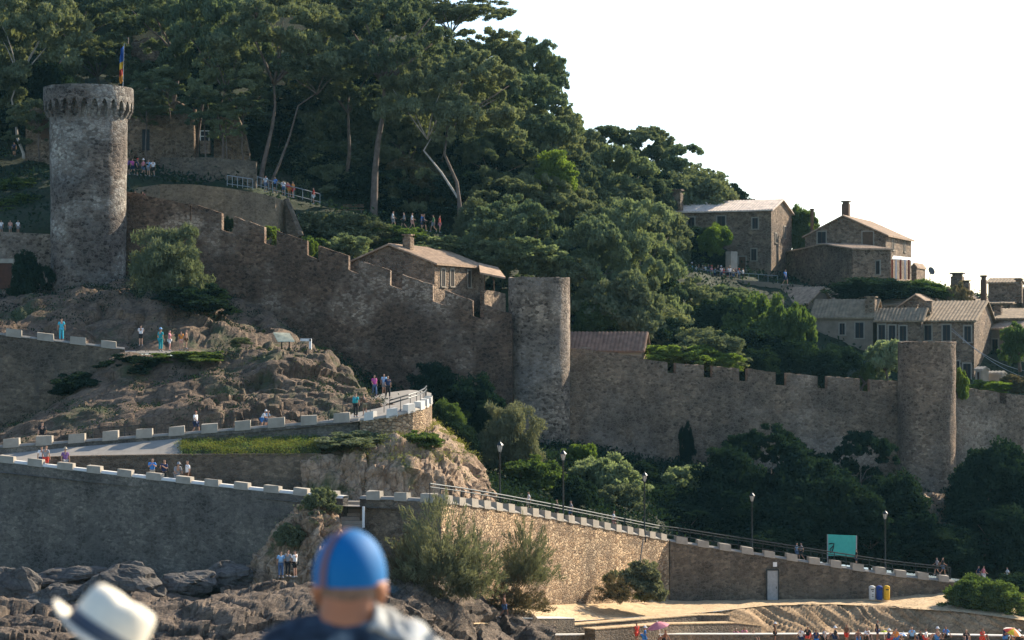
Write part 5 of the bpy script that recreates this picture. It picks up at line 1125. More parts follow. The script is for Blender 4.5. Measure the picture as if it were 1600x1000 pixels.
# boulders
def boulder(px, py, wpx, hpx, Y, label, mat='rock_grey', seed=1, name='boulder'):
    k = Y/F; c = P(px, py, Y); mb = MB(); n1, n2 = 36, 22; G = []
    for i in range(n2+1):
        L = []
        for j in range(n1+1):
            a = 2*math.pi*j/n1; b = math.pi*i/n2; d = Vector((math.cos(a)*math.sin(b), math.sin(a)*math.sin(b), math.cos(b)))
            s = 1+.28*noise.noise(d*1.3+Vector((seed*7.1, 0, 0)))+.16*facet(d*2+Vector((seed*3.3, 1, 2)), 1.0, .6); p = Vector((d.x*wpx*k/2, d.y*wpx*k*.35, d.z*hpx*k/2))*s
            p.z += p.x*.12; L.append(c+p)
        G.append(L)
    mb.grid(G); o = mb.build(name, M[mat], origin=c, smooth=False); return setp(o, label, 'boulder')
boulder(188, 925, 140, 80, 130, 'largest smooth slab-like boulder behind the white hat', seed=1)
boulder(95, 940, 110, 60, 131, 'long smooth boulder left of the hat under the sea wall', seed=2)
boulder(20, 925, 90, 80, 134, 'tall grey boulder at the left edge under the sea wall', seed=3)
boulder(100, 905, 120, 40, 137, 'low grey boulder at the foot of the sea wall behind the long one', seed=4)
boulder(290, 915, 110, 44, 132, 'low grey boulder right of the largest one against the sea wall', seed=5)
boulder(25, 965, 90, 50, 126, 'pale wedge boulder low at the left edge', seed=6)
boulder(350, 905, 90, 50, 134, 'rounded grey boulder near the foot of the knoll', seed=7)

# ---------------------------------------------------------------- people
def skin_mesh(nodes, edges, root, sub=1, name='body', xf=None):
    me = bpy.data.meshes.new('tmp'); ks = list(nodes); me.from_pydata([nodes[k][0] for k in ks], [(ks.index(a), ks.index(b)) for a, b in edges], [])
    o = bpy.data.objects.new('tmp', me); sc.collection.objects.link(o)
    md = o.modifiers.new('s', 'SKIN'); md.use_smooth_shade = True
    for i, k in enumerate(ks):
        sv = me.skin_vertices[0].data[i]; r = nodes[k][1]; sv.radius = r if isinstance(r, tuple) else (r, r); sv.use_root = (k == root)
    if sub: o.modifiers.new('u', 'SUBSURF').levels = sub
    dg = bpy.context.evaluated_depsgraph_get(); dg.update(); nm = bpy.data.meshes.new_from_object(o.evaluated_get(dg)); nm.name = name
    bpy.data.objects.remove(o); nm.polygons.foreach_set('use_smooth', [True]*len(nm.polygons)); return nm
def pose(kind):
    """joint positions in metres, facing -Y; returns nodes with radii"""
    J = {'pel': (0, 0, .93), 'wai': (0, 0, 1.08), 'che': (0, .01, 1.28), 'nec': (0, .01, 1.46), 'hd0': (0, -.01, 1.54), 'hd1': (0, -.02, 1.63), 'hd2': (0, -.01, 1.70)}
    for s, sg in (('l', 1), ('r', -1)):
        J.update({s+'sh': (sg*.17, .01, 1.40), s+'el': (sg*.25, .03, 1.14), s+'wr': (sg*.26, -.05, .90), s+'ha': (sg*.26, -.07, .80),
                  s+'hi': (sg*.09, 0, .90), s+'kn': (sg*.10, -.02, .50), s+'an': (sg*.11, .02, .09), s+'to': (sg*.13, -.14, .03)})
    if kind == 'walk':
        J.update(lkn=(.09, -.20, .52), lan=(.09, -.24, .11), lto=(.10, -.39, .06), rkn=(-.09, .06, .50), ran=(-.10, .33, .16), rto=(-.10, .24, .05),
                 lel=(.24, .17, 1.16), lwr=(.25, .14, .92), lha=(.25, .11, .83), rel=(-.24, -.10, 1.15), rwr=(-.23, -.30, 1.02), rha=(-.22, -.38, 1.0))
    if kind == 'phone':
        J.update(lel=(.23, -.13, 1.18), lwr=(.08, -.34, 1.32), lha=(.04, -.38, 1.38), rel=(-.23, -.13, 1.18), rwr=(-.08, -.34, 1.32), rha=(-.04, -.38, 1.38))
    if kind == 'lean':
        for k in ('wai', 'che', 'nec', 'hd0', 'hd1', 'hd2', 'lsh', 'rsh'): 
            x, y, z_ = J[k]; d = (z_-.93)*.45; J[k] = (x, y-d, z_-d*.35)
        J.update(lel=(.24, -.28, 1.0), lwr=(.18, -.48, .98), lha=(.16, -.55, .99), rel=(-.24, -.28, 1.0), rwr=(-.18, -.48, .98), rha=(-.16, -.55, .99))
    if kind == 'sit':
        for k in list(J): x, y, z_ = J[k]; J[k] = (x, y, z_-.80)
        J.update(lkn=(.14, -.38, .46), lan=(.12, -.55, .09), lto=(.12, -.68, .03), rkn=(-.14, -.38, .42), ran=(-.14, -.60, .08), rto=(-.14, -.73, .03),
                 lel=(.27, .12, .38), lwr=(.30, .22, .16), lha=(.31, .26, .05), rel=(-.26, -.08, .36), rwr=(-.2, -.3, .40), rha=(-.17, -.37, .42), lhi=(.10, -.02, .11), rhi=(-.10, -.02, .11))
    return J
RAD = {'pel': (.155, .105), 'wai': (.135, .095), 'che': (.165, .11), 'nec': .055, 'hd0': .062, 'hd1': (.082, .095), 'hd2': (.058, .066), 'sh': .062, 'el': .043, 'wr': .030, 'ha': .036, 'hi': .085, 'kn': .058, 'an': .038, 'to': .035}
def rad(k, add=0):
    r = RAD.get(k, RAD.get(k[1:], .05)); return tuple(q+add for q in r) if isinstance(r, tuple) else r+add
def person_meshes(kind):
    J = pose(kind); E = [('pel', 'wai'), ('wai', 'che'), ('che', 'nec'), ('nec', 'hd0'), ('hd0', 'hd1'), ('hd1', 'hd2')]
    for s in 'lr': E += [('che', s+'sh'), (s+'sh', s+'el'), (s+'el', s+'wr'), (s+'wr', s+'ha'), ('pel', s+'hi'), (s+'hi', s+'kn'), (s+'kn', s+'an'), (s+'an', s+'to')]
    out = {}; out['body'] = skin_mesh({k: (J[k], rad(k)) for k in J}, E, 'pel', 1)
    top = {k: (J[k], rad(k, .022)) for k in ('pel', 'wai', 'che', 'lsh', 'rsh')}
    for s in 'lr': a, b = Vector(J[s+'sh']), Vector(J[s+'el']); top[s+'mid'] = (tuple(a.lerp(b, .75)), .068)
    x, y, z_ = J['nec']; top['col'] = ((x, y, z_-.05), .08)
    out['top'] = skin_mesh(top, [('pel', 'wai'), ('wai', 'che'), ('che', 'col'), ('che', 'lsh'), ('che', 'rsh'), ('lsh', 'lmid'), ('rsh', 'rmid')], 'pel', 1, 'top')
    for nm, f in (('shorts', .9), ('trousers', .99)):
        b = {'pel': (J['pel'], rad('pel', .02))}; ed = []
        for s in 'lr':
            b[s+'hi'] = (J[s+'hi'], .10); ed.append(('pel', s+'hi')); h_, k_, a_ = (Vector(J[s+q]) for q in ('hi', 'kn', 'an'))
            if nm == 'shorts': b[s+'e'] = (tuple(h_.lerp(k_, .85)), .082); ed.append((s+'hi', s+'e'))
            else: b[s+'k'] = (tuple(k_), .078); b[s+'e'] = (tuple(k_.lerp(a_, .88)), .062); ed += [(s+'hi', s+'k'), (s+'k', s+'e')]
        out[nm] = skin_mesh(b, ed, 'pel', 1, nm)
    h = Vector(J['hd1']); q = Vector(J['hd2']); 
    out['hair'] = skin_mesh({'a': (tuple(h+Vector((0, .03, .0))), (.084, .088)), 'b': (tuple(q+Vector((0, .012, .012))), (.07, .078))}, [('a', 'b')], 'a', 1, 'hair')
    mb = MB(); mb.lathe(q+Vector((0, 0, -.03)), [(.19, -.01), (.10, .0), (.095, .08), (.06, .12), (.01, .13)], 14); me = bpy.data.meshes.new('hat'); me.from_pydata([tuple(v) for v in mb.v], [], mb.f); out['hat'] = me
    sh = []
    for s in 'lr':
        a, b = Vector(J[s+'an']), Vector(J[s+'to']); m = MB(); m.tube([a+Vector((0, .04, -.04)), a.lerp(b, .5)+Vector((0, 0, -.02)), b], [.05, .052, .04], 8); sh.append(m)
    mb = MB()
    for m in sh: n = len(mb.v); mb.v += m.v; mb.f += [tuple(i+n for i in f) for f in m.f]
    me = bpy.data.meshes.new('shoes'); me.from_pydata([tuple(v) for v in mb.v], [], mb.f); out['shoes'] = me
    m = MB(); c = Vector(J['che'])+Vector((0, .19, -.06)); m.hexa([c+Vector(q) for q in ((-.14, -.06, -.2), (.14, -.06, -.2), (.12, .08, -.2), (-.12, .08, -.2))], [c+Vector(q) for q in ((-.12, -.06, .17), (.12, -.06, .17), (.09, .05, .17), (-.09, .05, .17))]); me = bpy.data.meshes.new('backpack'); me.from_pydata([tuple(v) for v in m.v], [], m.f); out['backpack'] = me
    for k, me in out.items():
        if not me.materials: me.materials.append(None)
        me.polygons.foreach_set('use_smooth', [True]*len(me.polygons))
    return out
PM = {k: person_meshes(k) for k in ('stand', 'walk', 'phone', 'lean', 'sit')}
CL = {'white': (.72, .7, .68), 'black': (.02, .02, .022), 'navy': (.02, .035, .09), 'blue': (.04, .16, .45), 'light blue': (.25, .42, .6), 'teal': (.02, .30, .33), 'turquoise': (.06, .4, .5), 'red': (.45, .05, .04),
      'orange': (.6, .22, .08), 'pink': (.65, .3, .38), 'magenta': (.5, .08, .3), 'grey': (.25, .25, .26), 'beige': (.45, .36, .26), 'khaki': (.22, .19, .12), 'green': (.07, .2, .07), 'yellow': (.7, .5, .08), 'denim': (.07, .12, .22),
      'brown': (.13, .075, .045), 'purple': (.16, .08, .22), 'skin': (.42, .24, .16), 'tanned': (.30, .15, .09), 'salmon': (.62, .33, .25), 'dark': (.03, .03, .035)}
ALLP = []
def person(px, py, Y, top, bot, label, kind='stand', face=0, hpx=None, low='shorts', head='dark', skin='skin', bag=None, keys=None, shoes='grey', group=None, feet=None, grav=True):
    p = hit(px, py, Y, keys) if keys else P(px, py, Y)
    t = thing('person', label, 'person', p, group, R(face)); s = (hpx*p.y/F/1.72) if hpx else 1.0; t.scale = (s, s, s); ALLP.append(label)
    def part(nm, key, mat):
        o = bpy.data.objects.new(nm, PM[kind][key]); sc.collection.objects.link(o); o.parent = t; o.material_slots[0].link = 'OBJECT'; o.material_slots[0].material = mat; return o
    part('body', 'body', cloth(skin, CL[skin]))
    if top != 'skin': part('shirt', 'top', cloth(top, CL[top]))
    part(low, low, cloth(bot, CL[bot]))
    if head.startswith('hat:'): part('hat', 'hat', cloth(head[4:], CL[head[4:]]))
    part('hair', 'hair', cloth('dark' if head.startswith('hat:') else head, CL['dark' if head.startswith('hat:') else head]))
    part('shoes', 'shoes', cloth(shoes, CL[shoes]))
    if bag: part('backpack', 'backpack', cloth(bag, CL[bag]))
    return t
W = ['walk']; 
# lower walkway, seen over the sea wall
kw = ['walk']
person(66, 748, 147.5, 'black', 'black', 'person in black walking down at the left start of the ramp', 'walk', 120, 38, 'trousers', Y if False else 'dark', group=None, keys=None) if False else None
def ped(px, py, Y, *a, **k): return person(px, py, Y, *a, **k)
ped(66, 705, 157, 'black', 'black', 'person all in black walking at the left start of the path with blocks', 'walk', 200, 46, 'trousers')
ped(72, 738, 147.6, 'grey', 'red', 'person in a grey top and red shorts by the sea wall parapet, left end', 'stand', 160, 42)
ped(65, 737, 148.3, 'white', 'navy', 'person in a white top half hidden beside the one in red shorts', 'stand', 200, 40)
ped(102, 742, 147.4, 'purple', 'grey', 'person in a purple top with a pale hat leaning to look over the sea wall', 'stand', 30, 42, head='hat:beige')
ped(238, 758, 146, 'blue', 'beige', 'person in a bright blue shirt and beige shorts on the lower walkway', 'phone', 10, 42)
ped(257, 762, 145.8, 'navy', 'black', 'person in a dark navy jacket on the lower walkway beside the blue shirt', 'phone', -20, 44, 'trousers', bag='black')
ped(276, 764, 145.4, 'grey', 'grey', 'person in grey crouched behind the sea wall parapet', 'lean', 30, 44, head='hat:grey')
ped(293, 765, 145.2, 'white', 'brown', 'person in a white top and brown trousers, rightmost of the four on the lower walkway', 'stand', -60, 46, 'trousers')
# path with blocks
ped(306, 680, 157.6, 'white', 'navy', 'person in a white top and navy shorts walking above the ramp shadows', 'walk', 60, 38, head='red')
ped(409, 671, 158.4, 'white', 'blue', 'person with white hat and blue top bending over behind the path blocks', 'lean', 90, 32, head='hat:white')
ped(415, 671, 159, 'light blue', 'denim', 'person in light blue beside the white hat on the path', 'lean', 60, 32)
ped(556, 652, 158.5, 'teal', 'black', 'person in a teal jacket standing at the near end of the viewpoint', 'stand', 150, 38, 'trousers', bag='teal')
ped(570, 650, 160, 'brown', 'khaki', 'person in brown right beside the teal jacket', 'lean', 200, 36)
ped(585, 620, 176, 'magenta', 'denim', 'person in a magenta top walking at the back of the viewpoint', 'walk', 20, 34, 'trousers')
ped(606, 623, 174, 'navy', 'black', 'person in a dark navy top at the back of the viewpoint, right one', 'walk', 15, 36, 'trousers', bag='grey')
ped(600, 616, 177, 'light blue', 'grey', 'person in light blue half hidden between the two at the back of the viewpoint', 'stand', 0, 32)
# upper path and crest
ped(96, 533, 178.5, 'turquoise', 'turquoise', 'person in a long turquoise garment on the upper path', 'stand', 200, 36, 'trousers')
ped(220, 540, 178.5, 'white', 'black', 'person in a white top and black shorts taking a photo on the crest', 'phone', 190, 32)
ped(251, 549, 178.4, 'teal', 'teal', 'person in teal clothes, left one of the group on the crest', 'stand', 150, 36, 'trousers', head='hat:light blue')
ped(265, 548, 178.4, 'pink', 'white', 'person in pale pink with raised hand on the crest', 'phone', 90, 32, skin='salmon')
ped(283, 547, 178.6, 'orange', 'salmon', 'stocky person in orange on the crest', 'stand', 200, 30)
ped(291, 545, 179, 'skin', 'brown', 'shirtless person at the right end of the group on the crest', 'stand', 90, 30)
# terrace group right of the leftmost tower
for i, (x, top, bot, hd, lab) in enumerate([(200, 'purple', 'black', 'dark', 'person in purple right against the leftmost tower edge on the terrace'), (207, 'magenta', 'navy', 'dark', 'person in magenta among the terrace group beside the leftmost tower'),
        (215, 'navy', 'black', 'hat:red', 'person with a red cap in the terrace group beside the leftmost tower'), (224, 'pink', 'denim', 'hat:white', 'person in pink with a white hat in the terrace group'), (232, 'light blue', 'grey', 'dark', 'person in light blue at the right end of the terrace group'), (239, 'white', 'black', 'dark', 'person in white in front of the pale lattice on the terrace')]):
    ped(x, 273+i*.6, 222.5, top, bot, lab, ['stand', 'walk'][i % 2], 40*i, 26, head=hd)
ped(223, 325, 209, 'pink', 'beige', 'person in pink peeping over the descending wall near the leftmost tower', 'stand', 10, 26)
ped(211, 323, 209, 'white', 'beige', 'person in white beside the one in pink over the descending wall', 'stand', 30, 24)
for i, (x, y, top, bot, lab) in enumerate([(415, 300, 'white', 'denim', 'person in white at the left end of the pale barrier'), (443, 306, 'white', 'denim', 'person in white and jeans in the middle of the barrier'), (452, 308, 'red', 'orange', 'person in red leaning over the barrier'),
        (458, 309, 'orange', 'red', 'person in orange at the barrier next to the red one'), (490, 319, 'red', 'white', 'person in a red top and white shorts, right end of the barrier'), (430, 302, 'blue', 'black', 'person in blue in the shade behind the barrier')]):
    ped(x, y, 226.5, top, bot, lab, ['stand', 'lean', 'lean', 'stand', 'stand', 'walk'][i], 160+i*30, 26)
for i, (x, top, bot, lab, kd) in enumerate([(614, 'white', 'grey', 'person in white at the left end of the strolling row on the middle path', 'walk'), (631, 'grey', 'black', 'person in dark grey in the strolling row', 'walk'), (644, 'white', 'salmon', 'person in white with pink shorts in the strolling row', 'walk'),
        (659, 'blue', 'navy', 'person in a bright blue top in the strolling row', 'stand'), (662, 'navy', 'black', 'person in navy touching the blue one in the strolling row', 'walk'), (677, 'green', 'grey', 'person in green near the right end of the strolling row', 'walk'), (687, 'red', 'pink', 'person in red and pink at the right end of the strolling row', 'stand')]):
    ped(x, 357+(x-614)*.09, 231, top, bot, lab, kd, 90*(-1)**i, 27)
for i, (x, y, top, lab) in enumerate([(2, 362, 'white', 'person in white sitting on the wall at the left edge'), (16, 362, 'salmon', 'person in salmon second from the left edge behind the grey wall'), (28, 362, 'white', 'person in white third from the left edge behind the grey wall')]):
    ped(x, y+4, 208.5, top, 'grey', lab, 'stand', 20*i, 22)
ped(71, 310, 226, 'blue', 'navy', 'person in a blue top just left of the leftmost tower', 'walk', 100, 26)
ped(20, 311, 226, 'green', 'black', 'person in green by the upper hedge left of the leftmost tower', 'stand', 0, 22)
ped(22, 244, 240, 'navy', 'black', 'person in the shade at the top left by the pale trunk', 'stand', 0, 22)
# hilltop crowd
tops = ['white', 'light blue', 'white', 'black', 'grey', 'white', 'navy', 'pink', 'light blue', 'black', 'white', 'red', 'grey', 'white', 'beige', 'navy', 'light blue', 'white']
xs = [1076, 1081, 1087, 1092, 1098, 1102, 1107, 1112, 1117, 1122, 1127, 1131, 1136, 1140, 1146, 1150, 1155, 1161]
hats = ['dark', 'hat:white', 'brown', 'dark', 'hat:beige', 'dark', 'grey', 'hat:red', 'brown']
cc = {'white': 'white', 'beige': 'beige'}
for i, (x, tp) in enumerate(zip(xs, tops)):
    hd = hats[i % 9]; dsc = ('with a '+hd[4:]+' hat') if hd.startswith('hat:') else ('with '+hd+' hair')
    ped(x, 432+(x-1076)*.09+(i % 3), 265.5-(i % 3)*.5, tp, ['navy', 'black', 'denim', 'beige'][i % 4], 'hilltop crowd person in %s and %s %s, %s from the left' % (tp, ['navy', 'black', 'denim', 'beige'][i % 4], dsc, ['first', 'second', 'third', 'fourth', 'fifth', 'sixth', 'seventh', 'eighth', 'ninth', 'tenth', 'eleventh', 'twelfth', 'thirteenth', 'fourteenth', 'fifteenth', 'sixteenth', 'seventeenth', 'last'][i]), ['stand', 'walk', 'phone'][i % 3], 57*i, 20+(i*7) % 4, head=hd, group='visitors crowding the hilltop terrace')
ped(1227, 446, 258, 'blue', 'navy', 'person in a blue top on the ramp below the annexe', 'walk', 40, 25)
# promenade
for (x, y, Y, top, bot, lab, kd) in [(870, 812, 160.5, 'black', 'black', 'person in black behind the rail left of the dark lamp', 'walk'), (892, 814, 161, 'grey', 'denim', 'person in grey behind the rail right of the dark lamp', 'walk'), (826, 800, 157, 'white', 'beige', 'person in white behind the rail above the golden wall', 'walk'),
        (959, 830, 168, 'white', 'salmon', 'pale dressed person behind the rail near the right end of the golden wall', 'walk'), (1245, 876, 181, 'light blue', 'denim', 'person in light blue behind the rail left of the turquoise board', 'walk'), (1252, 876, 181.6, 'grey', 'black', 'person in grey next to light blue left of the turquoise board', 'walk'),
        (1338, 886, 182.4, 'black', 'navy', 'person in black at the right edge of the turquoise board', 'stand'), (1464, 899, 184, 'grey', 'black', 'person in grey behind the far end of the rail', 'walk'), (1473, 899, 184, 'black', 'denim', 'person in black carrying a bag at the far end of the rail', 'walk'),
        (1529, 912, 186, 'navy', 'beige', 'person in navy behind the left hedge mound', 'walk'), (1537, 912, 185.4, 'pink', 'white', 'person in pale pink walking past the left hedge mound', 'walk'), (1574, 914, 187, 'white', 'black', 'person in white behind the right hedge mound', 'walk')]:
    ped(x, y, Y, top, bot, lab, kd, 90 if x % 2 else -90, 28 if x > 1000 else 32)
# rocks and beach
ped(439, 903, 126.2, 'light blue', 'denim', 'person in light blue on the rocks under the knoll, left of three', 'stand', 180, 42, 'trousers', bag='light blue')
ped(450, 901, 126.2, 'grey', 'black', 'person in grey and black in the middle of the three on the rocks', 'stand', 160, 42, 'trousers')
ped(461, 902, 126.2, 'white', 'black', 'person in a white top and black shorts bending right on the rocks', 'phone', 240, 42)
ped(788, 966, 138, 'skin', 'denim', 'tanned bare-backed person with a towel on the ledge left of the beach', 'walk', 80, 38, skin='tanned')
ped(278, 976, 118, 'light blue', 'white', 'small figure in light blue sitting among the shore rocks', 'sit', 200, None)
seat = [(830, 'black', 'tanned'), (845, 'red', 'skin'), (857, 'navy', 'skin'), (815, 'grey', 'skin'), (951, 'black', 'skin'), (960, 'white', 'tanned'), (995, 'red', 'tanned'), (1008, 'blue', 'skin'), (1040, 'skin', 'tanned'), (1150, 'pink', 'skin'), (1163, 'pink', 'tanned'), (1177, 'black', 'skin'),
        (1211, 'brown', 'tanned'), (1252, 'white', 'skin'), (1262, 'black', 'tanned'), (1275, 'navy', 'tanned'), (1288, 'grey', 'skin'), (1305, 'black', 'skin'), (1323, 'brown', 'tanned'), (1341, 'skin', 'tanned'), (1355, 'white', 'skin'), (1371, 'black', 'tanned'),
        (1389, 'navy', 'skin'), (1400, 'orange', 'skin'), (1425, 'light blue', 'skin'), (1438, 'black', 'tanned'), (1447, 'white', 'tanned'), (1465, 'skin', 'skin'), (1478, 'blue', 'tanned'), (1510, 'black', 'skin'), (1535, 'red', 'tanned'), (1570, 'navy', 'tanned'), (1592, 'black', 'skin')]
ordn = 'first second third fourth fifth sixth seventh eighth ninth tenth eleventh twelfth thirteenth fourteenth fifteenth sixteenth seventeenth eighteenth nineteenth twentieth'.split(); ordn += ['twenty-'+o for o in ordn[:9]]+['thirtieth']+['thirty-'+o for o in ordn[:9]]
for i, (x, top, sk) in enumerate(sorted(seat)):
    st_ = i in (6, 12, 18, 21); wear = ('in a %s top' % top) if top != 'skin' else 'bare-chested'
    ped(x, (1003 if x < 1100 else 1001)+(i*5 % 7)-(0 if st_ else 4), 147 if x < 1100 else 157.5, top, ['black', 'navy', 'red', 'blue'][i % 4], 'person %s %s on the beach, %s from the left' % (wear, 'standing' if st_ else 'sitting', ordn[i]), 'stand' if st_ else 'sit', 37*i, 32 if st_ else None, head=['dark', 'brown', 'hat:white', 'dark', 'beige'][i % 5], skin=sk, shoes='skin', group='bathers along the beach')

# ---------------------------------------------------------------- the two onlookers in front
def ell(mb, c, r, n1=28, n2=18, z0=-1, z1=1, fn=None, M3=None):
    G = []
    for i in range(n2+1):
        b = math.acos(max(-1, min(1, z1+(z0-z1)*i/n2))) if False else math.acos(z1)+(math.acos(z0)-math.acos(z1))*i/n2; L = []
        for j in range(n1+1):
            a = 2*math.pi*j/n1; d = Vector((math.cos(a)*math.sin(b), math.sin(a)*math.sin(b), math.cos(b))); s = fn(d) if fn else 1
            p = Vector((d.x*r[0]*s, d.y*r[1]*s, d.z*r[2]*s)); p = M3 @ p if M3 else p; L.append(Vector(c)+p)
        G.append(L)
    mb.grid(G)
def big_person(px, Y, topz, label, facing, skinc, name='person'):
    """standing adult seen from behind; local coordinates, face towards +Y"""
    H = topz-23.75; s = H/1.76; o = thing('person', label, 'person', (P(px, 500, Y).x, Y, 23.75)); return o, s
# man in the blue swimming-style cap
shirtm, sn, sb = nmat('mottled_blue_grey_shirt', .85); sv_ = noi(sn, coords(sn), 14, 3, .5); sn.links.new(ramp(sn, sv_, [(.38, (.010, .018, .03)), (.52, (.03, .05, .075)), (.66, (.16, .20, .22))]), sb.inputs['Base Color'])
t, s = big_person(545, 5.4, CZ-(828-HOR)*5.4/F, 'man seen from behind in a bright blue cap with a pale stripe, out of focus', 0, None)
o0 = ORG[t.name]; top = CZ-(828-HOR)*5.4/F; hz = top-.125-23.75          # head centre height above feet
J = {'pel': (0, 0, .93), 'wai': (0, 0, 1.10), 'che': (0, 0, hz-.30), 'up': (0, -.01, hz-.175), 'nk0': (0, -.005, hz-.10), 'nk1': (0, .0, hz-.065), 'h0': (0, .03, hz-.03), 'h1': (0, .035, hz+.03), 'h2': (0, .035, hz+.075), 'nose': (.045, .13, hz-.03), 'chin': (.025, .10, hz-.10)}
rr = {'pel': (.17, .12), 'wai': (.155, .11), 'che': (.175, .12), 'up': (.10, .07), 'nk0': (.068, .066), 'nk1': (.070, .072), 'h0': (.086, .092), 'h1': (.082, .095), 'h2': (.06, .07), 'nose': .012, 'chin': .032}
E = [('pel', 'wai'), ('wai', 'che'), ('che', 'up'), ('up', 'nk0'), ('nk0', 'nk1'), ('nk1', 'h0'), ('h0', 'h1'), ('h1', 'h2'), ('h0', 'nose'), ('h0', 'chin')]
def limbs(J, rr, E, sp=.2, shz=1.40):
    for q, sg in (('l', -1), ('r', 1)):
        J.update({q+'s': (sg*sp, -.01, shz-.03), q+'e': (sg*(sp+.08), -.03, 1.12), q+'w': (sg*(sp+.05), .12, .93), q+'p': (sg*(sp+.04), .16, .87), q+'hi': (sg*.095, 0, .88), q+'k': (sg*.11, .02, .48), q+'a': (sg*.12, -.02, .09), q+'t': (sg*.14, .14, .04)})
        rr.update({q+'s': .065, q+'e': .046, q+'w': .03, q+'p': .036, q+'hi': .09, q+'k': .06, q+'a': .04, q+'t': .036})
        E += [('up', q+'s'), (q+'s', q+'e'), (q+'e', q+'w'), (q+'w', q+'p'), ('pel', q+'hi'), (q+'hi', q+'k'), (q+'k', q+'a'), (q+'a', q+'t')]
        for f in range(5):                               # fingers and thumb
            n1, n2 = q+'f%da' % f, q+'f%db' % f; x = sg*(sp+.04); 
            if f < 4: J[n1] = (x+(f-1.5)*.019, .20, .835-abs(f-1.5)*.004); J[n2] = (x+(f-1.5)*.02, .215, .79+abs(f-1.5)*.006)
            else: J[n1] = (x-sg*.04, .18, .865); J[n2] = (x-sg*.05, .21, .84)
            rr[n1] = .0095; rr[n2] = .008; E += [(q+'p', n1), (n1, n2)]
limbs(J, rr, E, .17, hz-.175)
sg = 1
J['earR'] = (.102, .015, hz-.05); rr['earR'] = (.014, .03); E.append(('h0', 'earR')); J['earL'] = (-.102, .015, hz-.05); rr['earL'] = (.014, .03); E.append(('h0', 'earL'))
me = skin_mesh({k: (J[k], rr[k]) for k in J}, E, 'pel', 2, 'body')
mskin = plain('sunburnt_skin', (.36, .15, .075), .55, .12, 6)
ob = bpy.data.objects.new('body', me); me.materials.append(mskin); sc.collection.objects.link(ob); ob.parent = t
def off(v): return o0+Vector(v)
mb = MB(); Mz = Matrix.Rotation(R(-16), 3, 'Z')
ell(mb, off((0, .03, hz)), (.0955, .110, .124), 36, 20, -.16, 1.0, None, Mz)
capm = plain('blue_cap_fabric', (.0, .125, .33), .7, .08, 4)
cp = mb.build('cap', capm, t, True); cp.data.materials[0].node_tree.nodes['Principled BSDF'].inputs['Specular IOR Level'].default_value = .25
mb = MB(); G = []
for i in range(25):                                     # stripe over the crown
    b = R(-8+(107)*i/24); L = []
    for j in range(4):
        x = (-.009+.018*j/3); d = Vector((x, -math.sin(b)*.1125, math.cos(b)*.1265)); d.x -= .034*math.sin(b); L.append(off((0, .03, hz))+Mz @ d)
    G.append(L)
mb.grid(G); mb.build('cap_stripe', plain('faded_pink_stripe', (.16, .10, .12), .8, .1), cp, True)
mb = MB(); G = []
for i in range(9):                                      # short peak towards the front
    a = R(50+80*i/8); G.append([off((0, .03, hz-.03))+Mz @ Vector((math.cos(a)*.1*q, math.sin(a)*.114*q, -.006*(q-1)*8)) for q in (1.0, 1.25, 1.5)])
mb.grid(G); mb.build('cap_peak', capm, cp, True)
mb = MB(); c = off((0, .03, hz-.02))
mb.tube([c+Vector((.088, .0, -.004)), c+Vector((.093, .05, 0)), c+Vector((.085, .10, -.004))], .004, 6); mb.tube([c+Vector((-.088, .0, -.004)), c+Vector((-.09, .05, 0)), c+Vector((-.06, .11, -.004))], .004, 6)
for dx in (-.02, .05): mb.lathe(c+Vector((dx, .125, -.01)), [(.028, -.002), (.028, .002)], 14)
mb.build('glasses', M['white'], t)
# T-shirt: shoulders and torso as one shell
def shirt(Jd, mat, t, extra, sleeves=.8):
    n = {k: (Jd[k], extra[k]) for k in ('pel', 'wai', 'che', 'up', 'ls', 'rs')}; n['col'] = ((0, -.005, Jd['nk0'][2]+.028), (.088, .088))
    for q in 'lr': a, b = Vector(Jd[q+'s']), Vector(Jd[q+'e']); n[q+'m'] = (tuple(a.lerp(b, sleeves)), .075)
    me = skin_mesh(n, [('pel', 'wai'), ('wai', 'che'), ('che', 'up'), ('up', 'col'), ('up', 'ls'), ('up', 'rs'), ('ls', 'lm'), ('rs', 'rm')], 'pel', 2, 'shirt'); me.materials.append(mat)
    o = bpy.data.objects.new('shirt', me); sc.collection.objects.link(o); o.parent = t; return o
def trousers(Jd, mat, t):
    n = {'pel': (Jd['pel'], (.185, .135))}; e = []
    for q in 'lr': n[q+'hi'] = (Jd[q+'hi'], .105); n[q+'k'] = (Jd[q+'k'], .08); n[q+'a'] = (Jd[q+'a'], .065); e += [('pel', q+'hi'), (q+'hi', q+'k'), (q+'k', q+'a')]
    me = skin_mesh(n, e, 'pel', 2, 'trousers'); me.materials.append(mat); o = bpy.data.objects.new('trousers', me); sc.collection.objects.link(o); o.parent = t
X = {'pel': (.19, .14), 'wai': (.175, .13), 'che': (.20, .15), 'up': (.175, .13), 'ls': .09, 'rs': .09}
shirt(J, shirtm, t, X); trousers(J, cloth('denim', CL['denim']), t)
mb = MB(); 
zz = J['nk0'][2]
G = []
for i in range(15):                                     # towel lying over the right shoulder, following the shirt
    u = i/14; x = .060+.19*u; zt = zz+.030-.085*u-.16*max(0, u-.6)**1.3; L = []
    for jj in range(9):
        v_ = jj/8; L.append(off((x+.012*math.sin(v_*6+u*5), -.115+.20*v_+.02*math.sin(u*7), zt-.055*abs(v_-.55)**1.2*2+.006*math.sin(u*19+v_*4))))
    G.append(L)
mb.grid(G)
tw_ = mb.build('draped_towel', plain('cream_towel', (.40, .40, .37), .9, .45, 14), t, True); sm_ = tw_.modifiers.new('thick', 'SOLIDIFY'); sm_.thickness = .012
